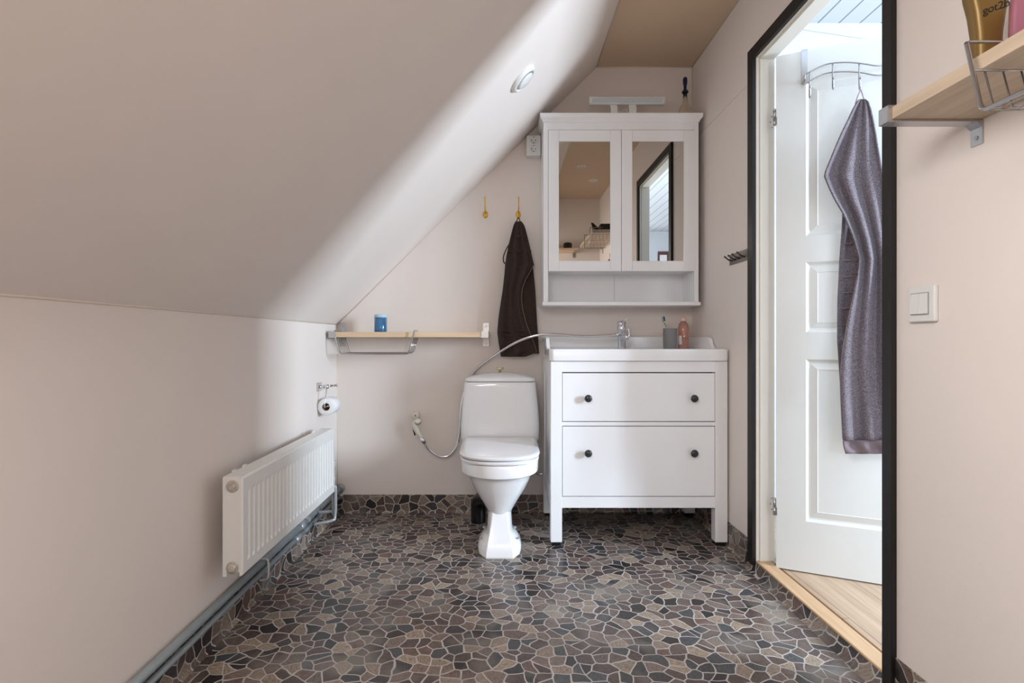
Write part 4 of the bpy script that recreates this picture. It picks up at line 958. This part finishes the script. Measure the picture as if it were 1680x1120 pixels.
# ------------------------------------------------------------------ over-door rack and mauve towel (leaf-local coordinates)
ca, sa = math.cos(LA), math.sin(LA)
def leafpt(px, py, w):
    # point on plane at local y = w seen at this pixel -> local coords
    k_ = (px-VX)/F
    # X = LP.x + ca*u - sa*w ; Y = LP.y + sa*u + ca*w
    u = (k_*(LP.y+ca*w)-(LP.x-sa*w))/(ca-k_*sa)
    Y = LP.y+sa*u+ca*w
    return Vector((u, w, CH-(py-VY)*Y/F))
rk = thing('door_hook_rack', 'chrome over-door rack with curved rails and hooks on the white door', 'hook rack', LP, LA)
ub = leafpt(1320, 100, 0).x
for uu in (ub, 0.62):
    o = MB(); hw = 0.0105; t = 0.0025
    for (ya, yb, za, zb) in ((-t-0.0005, -0.0005, 1.945, LZ1+0.003), (-t-0.0005, LT+t, LZ1+0.0005, LZ1+0.003), (LT+0.0005, LT+t, LZ1-0.04, LZ1+0.003)):
        o.box(uu-hw, uu+hw, ya, yb, za, zb)
    o.tube([(uu, -0.003, 1.950), (uu, -0.012, 1.944), (uu, -0.026, 1.952), (uu, -0.030, 1.966)], 0.006, seg=10, spline=True)
    o.build('door_strap', M['steel'], rk, local=True)
def railpts(pl, w=-0.032):
    L_ = [leafpt(a, b_, w) for a, b_ in pl]
    um = max(p.x for p in L_); 
    end = 0.62
    z = L_[-1].z
    L_ += [Vector((um+(end-um)*t, w, z+dz)) for t, dz in ((0.35, 0.0), (0.7, -0.012), (1.0, -0.035))]
    return L_
MB().tube(railpts([(1323, 121), (1334, 115), (1346, 109), (1360, 104.5), (1378, 102.5), (1398, 102.5), (1420, 105), (1446, 107.5)]), 0.0028, seg=8, spline=True).build('top_rail', M['wire'], rk, local=True)
MB().tube(railpts([(1318, 139), (1326, 135), (1336, 128.5), (1350, 122), (1366, 118.5), (1388, 117.5), (1412, 119), (1446, 123.5)]), 0.0028, seg=8, spline=True).build('bottom_rail', M['wire'], rk, local=True)
for px, yt, yb in ((1328, 118, 154), (1366, 104, 140), (1409.5, 104, 140)):
    a = leafpt(px, yt, -0.033); c = leafpt(px, yb, -0.033)
    o = MB(); o.tube([a, c, c+Vector((0, -0.008, -0.018)), c+Vector((0, -0.022, -0.020)), c+Vector((0, -0.032, -0.004)), c+Vector((0, -0.036, 0.010))], 0.0026, seg=8, spline=True, n=5); o.sphere(c+Vector((0, -0.036, 0.012)), 0.005); o.build('hook', M['wire'], rk, local=True)
for uu in (0.42, 0.52):
    o = MB(); c = Vector((uu, -0.033, 1.93)); o.tube([c+Vector((0, 0, 0.08)), c, c+Vector((0, -0.008, -0.018)), c+Vector((0, -0.022, -0.020)), c+Vector((0, -0.036, 0.010))], 0.0026, seg=8, spline=True, n=5); o.sphere(c+Vector((0, -0.036, 0.012)), 0.005); o.build('hook', M['wire'], rk, local=True)

pt = thing('mauve_towel', 'large greyish mauve terry towel hanging on the open white door', 'towel', LP+Vector((0, 0, 0.5)), LA)
def pmap(a, b_, d):
    v = leafpt(a, b_, -0.050-d); v.z -= 0.5; return v
frontp = [(163, 1410, 1419, 0.012), (167, 1407, 1424, 0.014), (178, 1400, 1428, 0.012), (195, 1392, 1432), (215, 1382, 1436), (240, 1371, 1440), (262, 1362, 1444), (280, 1354.5, 1447), (289, 1352.5, 1448), (310, 1361, 1450), (330, 1371, 1451), (350, 1383, 1452), (372, 1393, 1453), (395, 1402, 1455), (424, 1410, 1457), (460, 1405.5, 1459), (510, 1395, 1462), (550, 1387, 1463), (588, 1381.5, 1465), (620, 1379, 1467), (660, 1380, 1468), (722, 1383.5, 1470)]
frontp = [r if len(r) == 4 else (*r, 0.006) for r in frontp]
cloth('front_fold', frontp, lambda a, b_, d: pmap(a, b_, d+0.012), pt, M['purple_towel'], ncol=56, fold=0.011, freq=2.7, phase=1.0, thick=0.005, local=True)
underp = [(230, 1385, 1430), (300, 1384, 1430), (376, 1381.5, 1430), (430, 1377.5, 1428), (494, 1374.5, 1425), (561, 1373.8, 1415), (609, 1377, 1405), (650, 1380, 1400)]
cloth('back_fold', underp, lambda a, b_, d: pmap(a, b_, d-0.014), pt, M['purple_towel'], ncol=36, fold=0.005, freq=2.0, phase=0.3, thick=0.005, local=True)
cloth('hem_band', [(722, 1384, 1470, 0.012), (724, 1383, 1470, 0.012), (735, 1384.5, 1470, 0.012), (744, 1387, 1470, 0.012)], lambda a, b_, d: pmap(a, b_, d+0.007), pt, M['purple_hem'], ncol=40, fold=0.007, freq=2.7, phase=1.0, sub=2, thick=0.004, local=True)
edge_tube('edge_seam', [pmap(a, b_, 0.030) for a, b_ in ((1353, 289), (1361.5, 310), (1371.5, 330), (1383, 350), (1393, 372), (1402, 395), (1410, 424), (1405.5, 460), (1395, 510), (1387, 550), (1381.5, 588), (1379, 620), (1380, 660), (1383, 720))], 0.0024, M['purple_edge'], pt, local=True)
edge_tube('hanging_loop', [pmap(a, b_, 0.022) for a, b_ in ((1401, 182), (1405, 165), (1410.5, 150), (1412, 147), (1414, 151), (1418, 164))], 0.0024, M['purple_edge'], pt, local=True)
for y in (398, 425, 452, 478, 504, 532, 560, 590):
    xl = 1381.5+(1374.5-1381.5)*min(1, max(0, (y-376)/118)) if y < 494 else 1374.5+max(0, (y-561))*0.05
    xr = {398: 1399, 425: 1408, 452: 1405, 478: 1401, 504: 1395, 532: 1390, 560: 1385, 590: 1381}[y]
    cloth('woven_stripe', [(y, xl+0.7, xr-1), (y+3, xl+0.7, xr-1)], lambda a, b_, d: pmap(a, b_, d-0.0085), pt, M['purple_edge'] if False else M['purple_hem'], ncol=8, fold=0.001, freq=1, sub=1, thick=0.001, local=True)

# ------------------------------------------------------------------ ceiling spots, things behind the camera (seen in the mirrors)
for i, (x, y) in enumerate(SPOTS):
    s = thing('ceiling_spotlight', ['recessed ceiling spotlight, the further of two from the rear wall', 'recessed ceiling spotlight, the nearer of two to the rear wall'][i], 'spotlight', (x, y, ZC), group='recessed ceiling spotlights')
    MB().lathe([(0.043, 0), (0.043, 0.003), (0.036, 0.006), (0.031, 0.005), (0.030, 0.0)], (x, y, ZC-0.0002), (0, 0, -1), 36, cap=False).build('trim_ring', M['plastic_white'], s)
    MB().lathe([(0.030, 0.001), (0.028, 0.003), (0, 0.0035)], (x, y, ZC-0.0002), (0, 0, -1), 36).build('lens', M['spot_cover'], s)
side_shelf('wall_shelf', 'high birch shelf on the right wall, seen only in the left mirror', -0.02, 0.84, 0.80, 1.88, 1.905)
rs_ = thing('wall_shelf', 'short birch shelf on the rear wall, seen only in the left mirror', 'shelf', (0.5, -0.1, 1.86))
MB().box(0.35, 0.79, -0.199, -0.02, 1.86, 1.885, 0.001).build('board', M['birch'], rs_)
o = MB(); o.box(0.755, 0.785, -0.199, -0.018, 1.852, 1.8595); o.box(0.755, 0.785, -0.199, -0.196, 1.81, 1.853); o.build('bracket', M['steel'], rs_)
basket('wire_basket', 'chrome wire basket under the high shelf, seen in the left mirror', 0.34, (0.797, 0.80, 1.906), -PI/2, 'wire shelf baskets')
o = MB(); o.lathe([(0.0, 0), (0.042, 0), (0.045, 0.01), (0.045, 0.05), (0.038, 0.065), (0, 0.067)], (0.69, -0.1, 1.8852), (0, 0, 1), cap=False)
tag(o.build('black_pot', M['black'], origin=(0.69, -0.1, 1.885)), 'black round pot on the rear shelf in the left mirror', 'pot')
o = MB(); o.box(0.87, 1.0, 0.66, 0.80, 1.9055, 1.965, 0.008); tag(o.build('black_toilet_bag', M['black'], origin=(0.93, 0.73, 1.905)), 'black bag on the high shelf in the left mirror', 'bag')
o = MB(); o.tube([(0.84, 0.74, 1.9055), (0.835, 0.74, 1.93), (0.81, 0.735, 1.975), (0.80, 0.73, 1.985)], [0.03, 0.027, 0.011, 0.004], seg=16); tag(o.build('black_bottle', M['black'], origin=(0.84, 0.74, 1.905)), 'black tapering bottle on the high shelf in the left mirror', 'bottle')

pf = thing('picture_frame', 'dark red framed picture on the hall wall, seen in the right mirror', 'picture', (2.48, HY0, 2.09))
o = MB(); fx0, fx1, fz0, fz1, t = 2.40, 2.56, 1.88, 2.29, 0.022
for a in ((fx0, fx1, fz0, fz0+t), (fx0, fx1, fz1-0.05, fz1), (fx0, fx0+t, fz0+t, fz1-0.05), (fx1-t, fx1, fz0+t, fz1-0.05)): o.box(a[0], a[1], HY0+0.0005, HY0+0.02, a[2], a[3])
o.build('frame', M['red_wood'], pf)
MB().box(fx0+t, fx1-t, HY0+0.001, HY0+0.008, fz0+t, fz1-0.05).build('picture_sheet', M['paper'], pf)
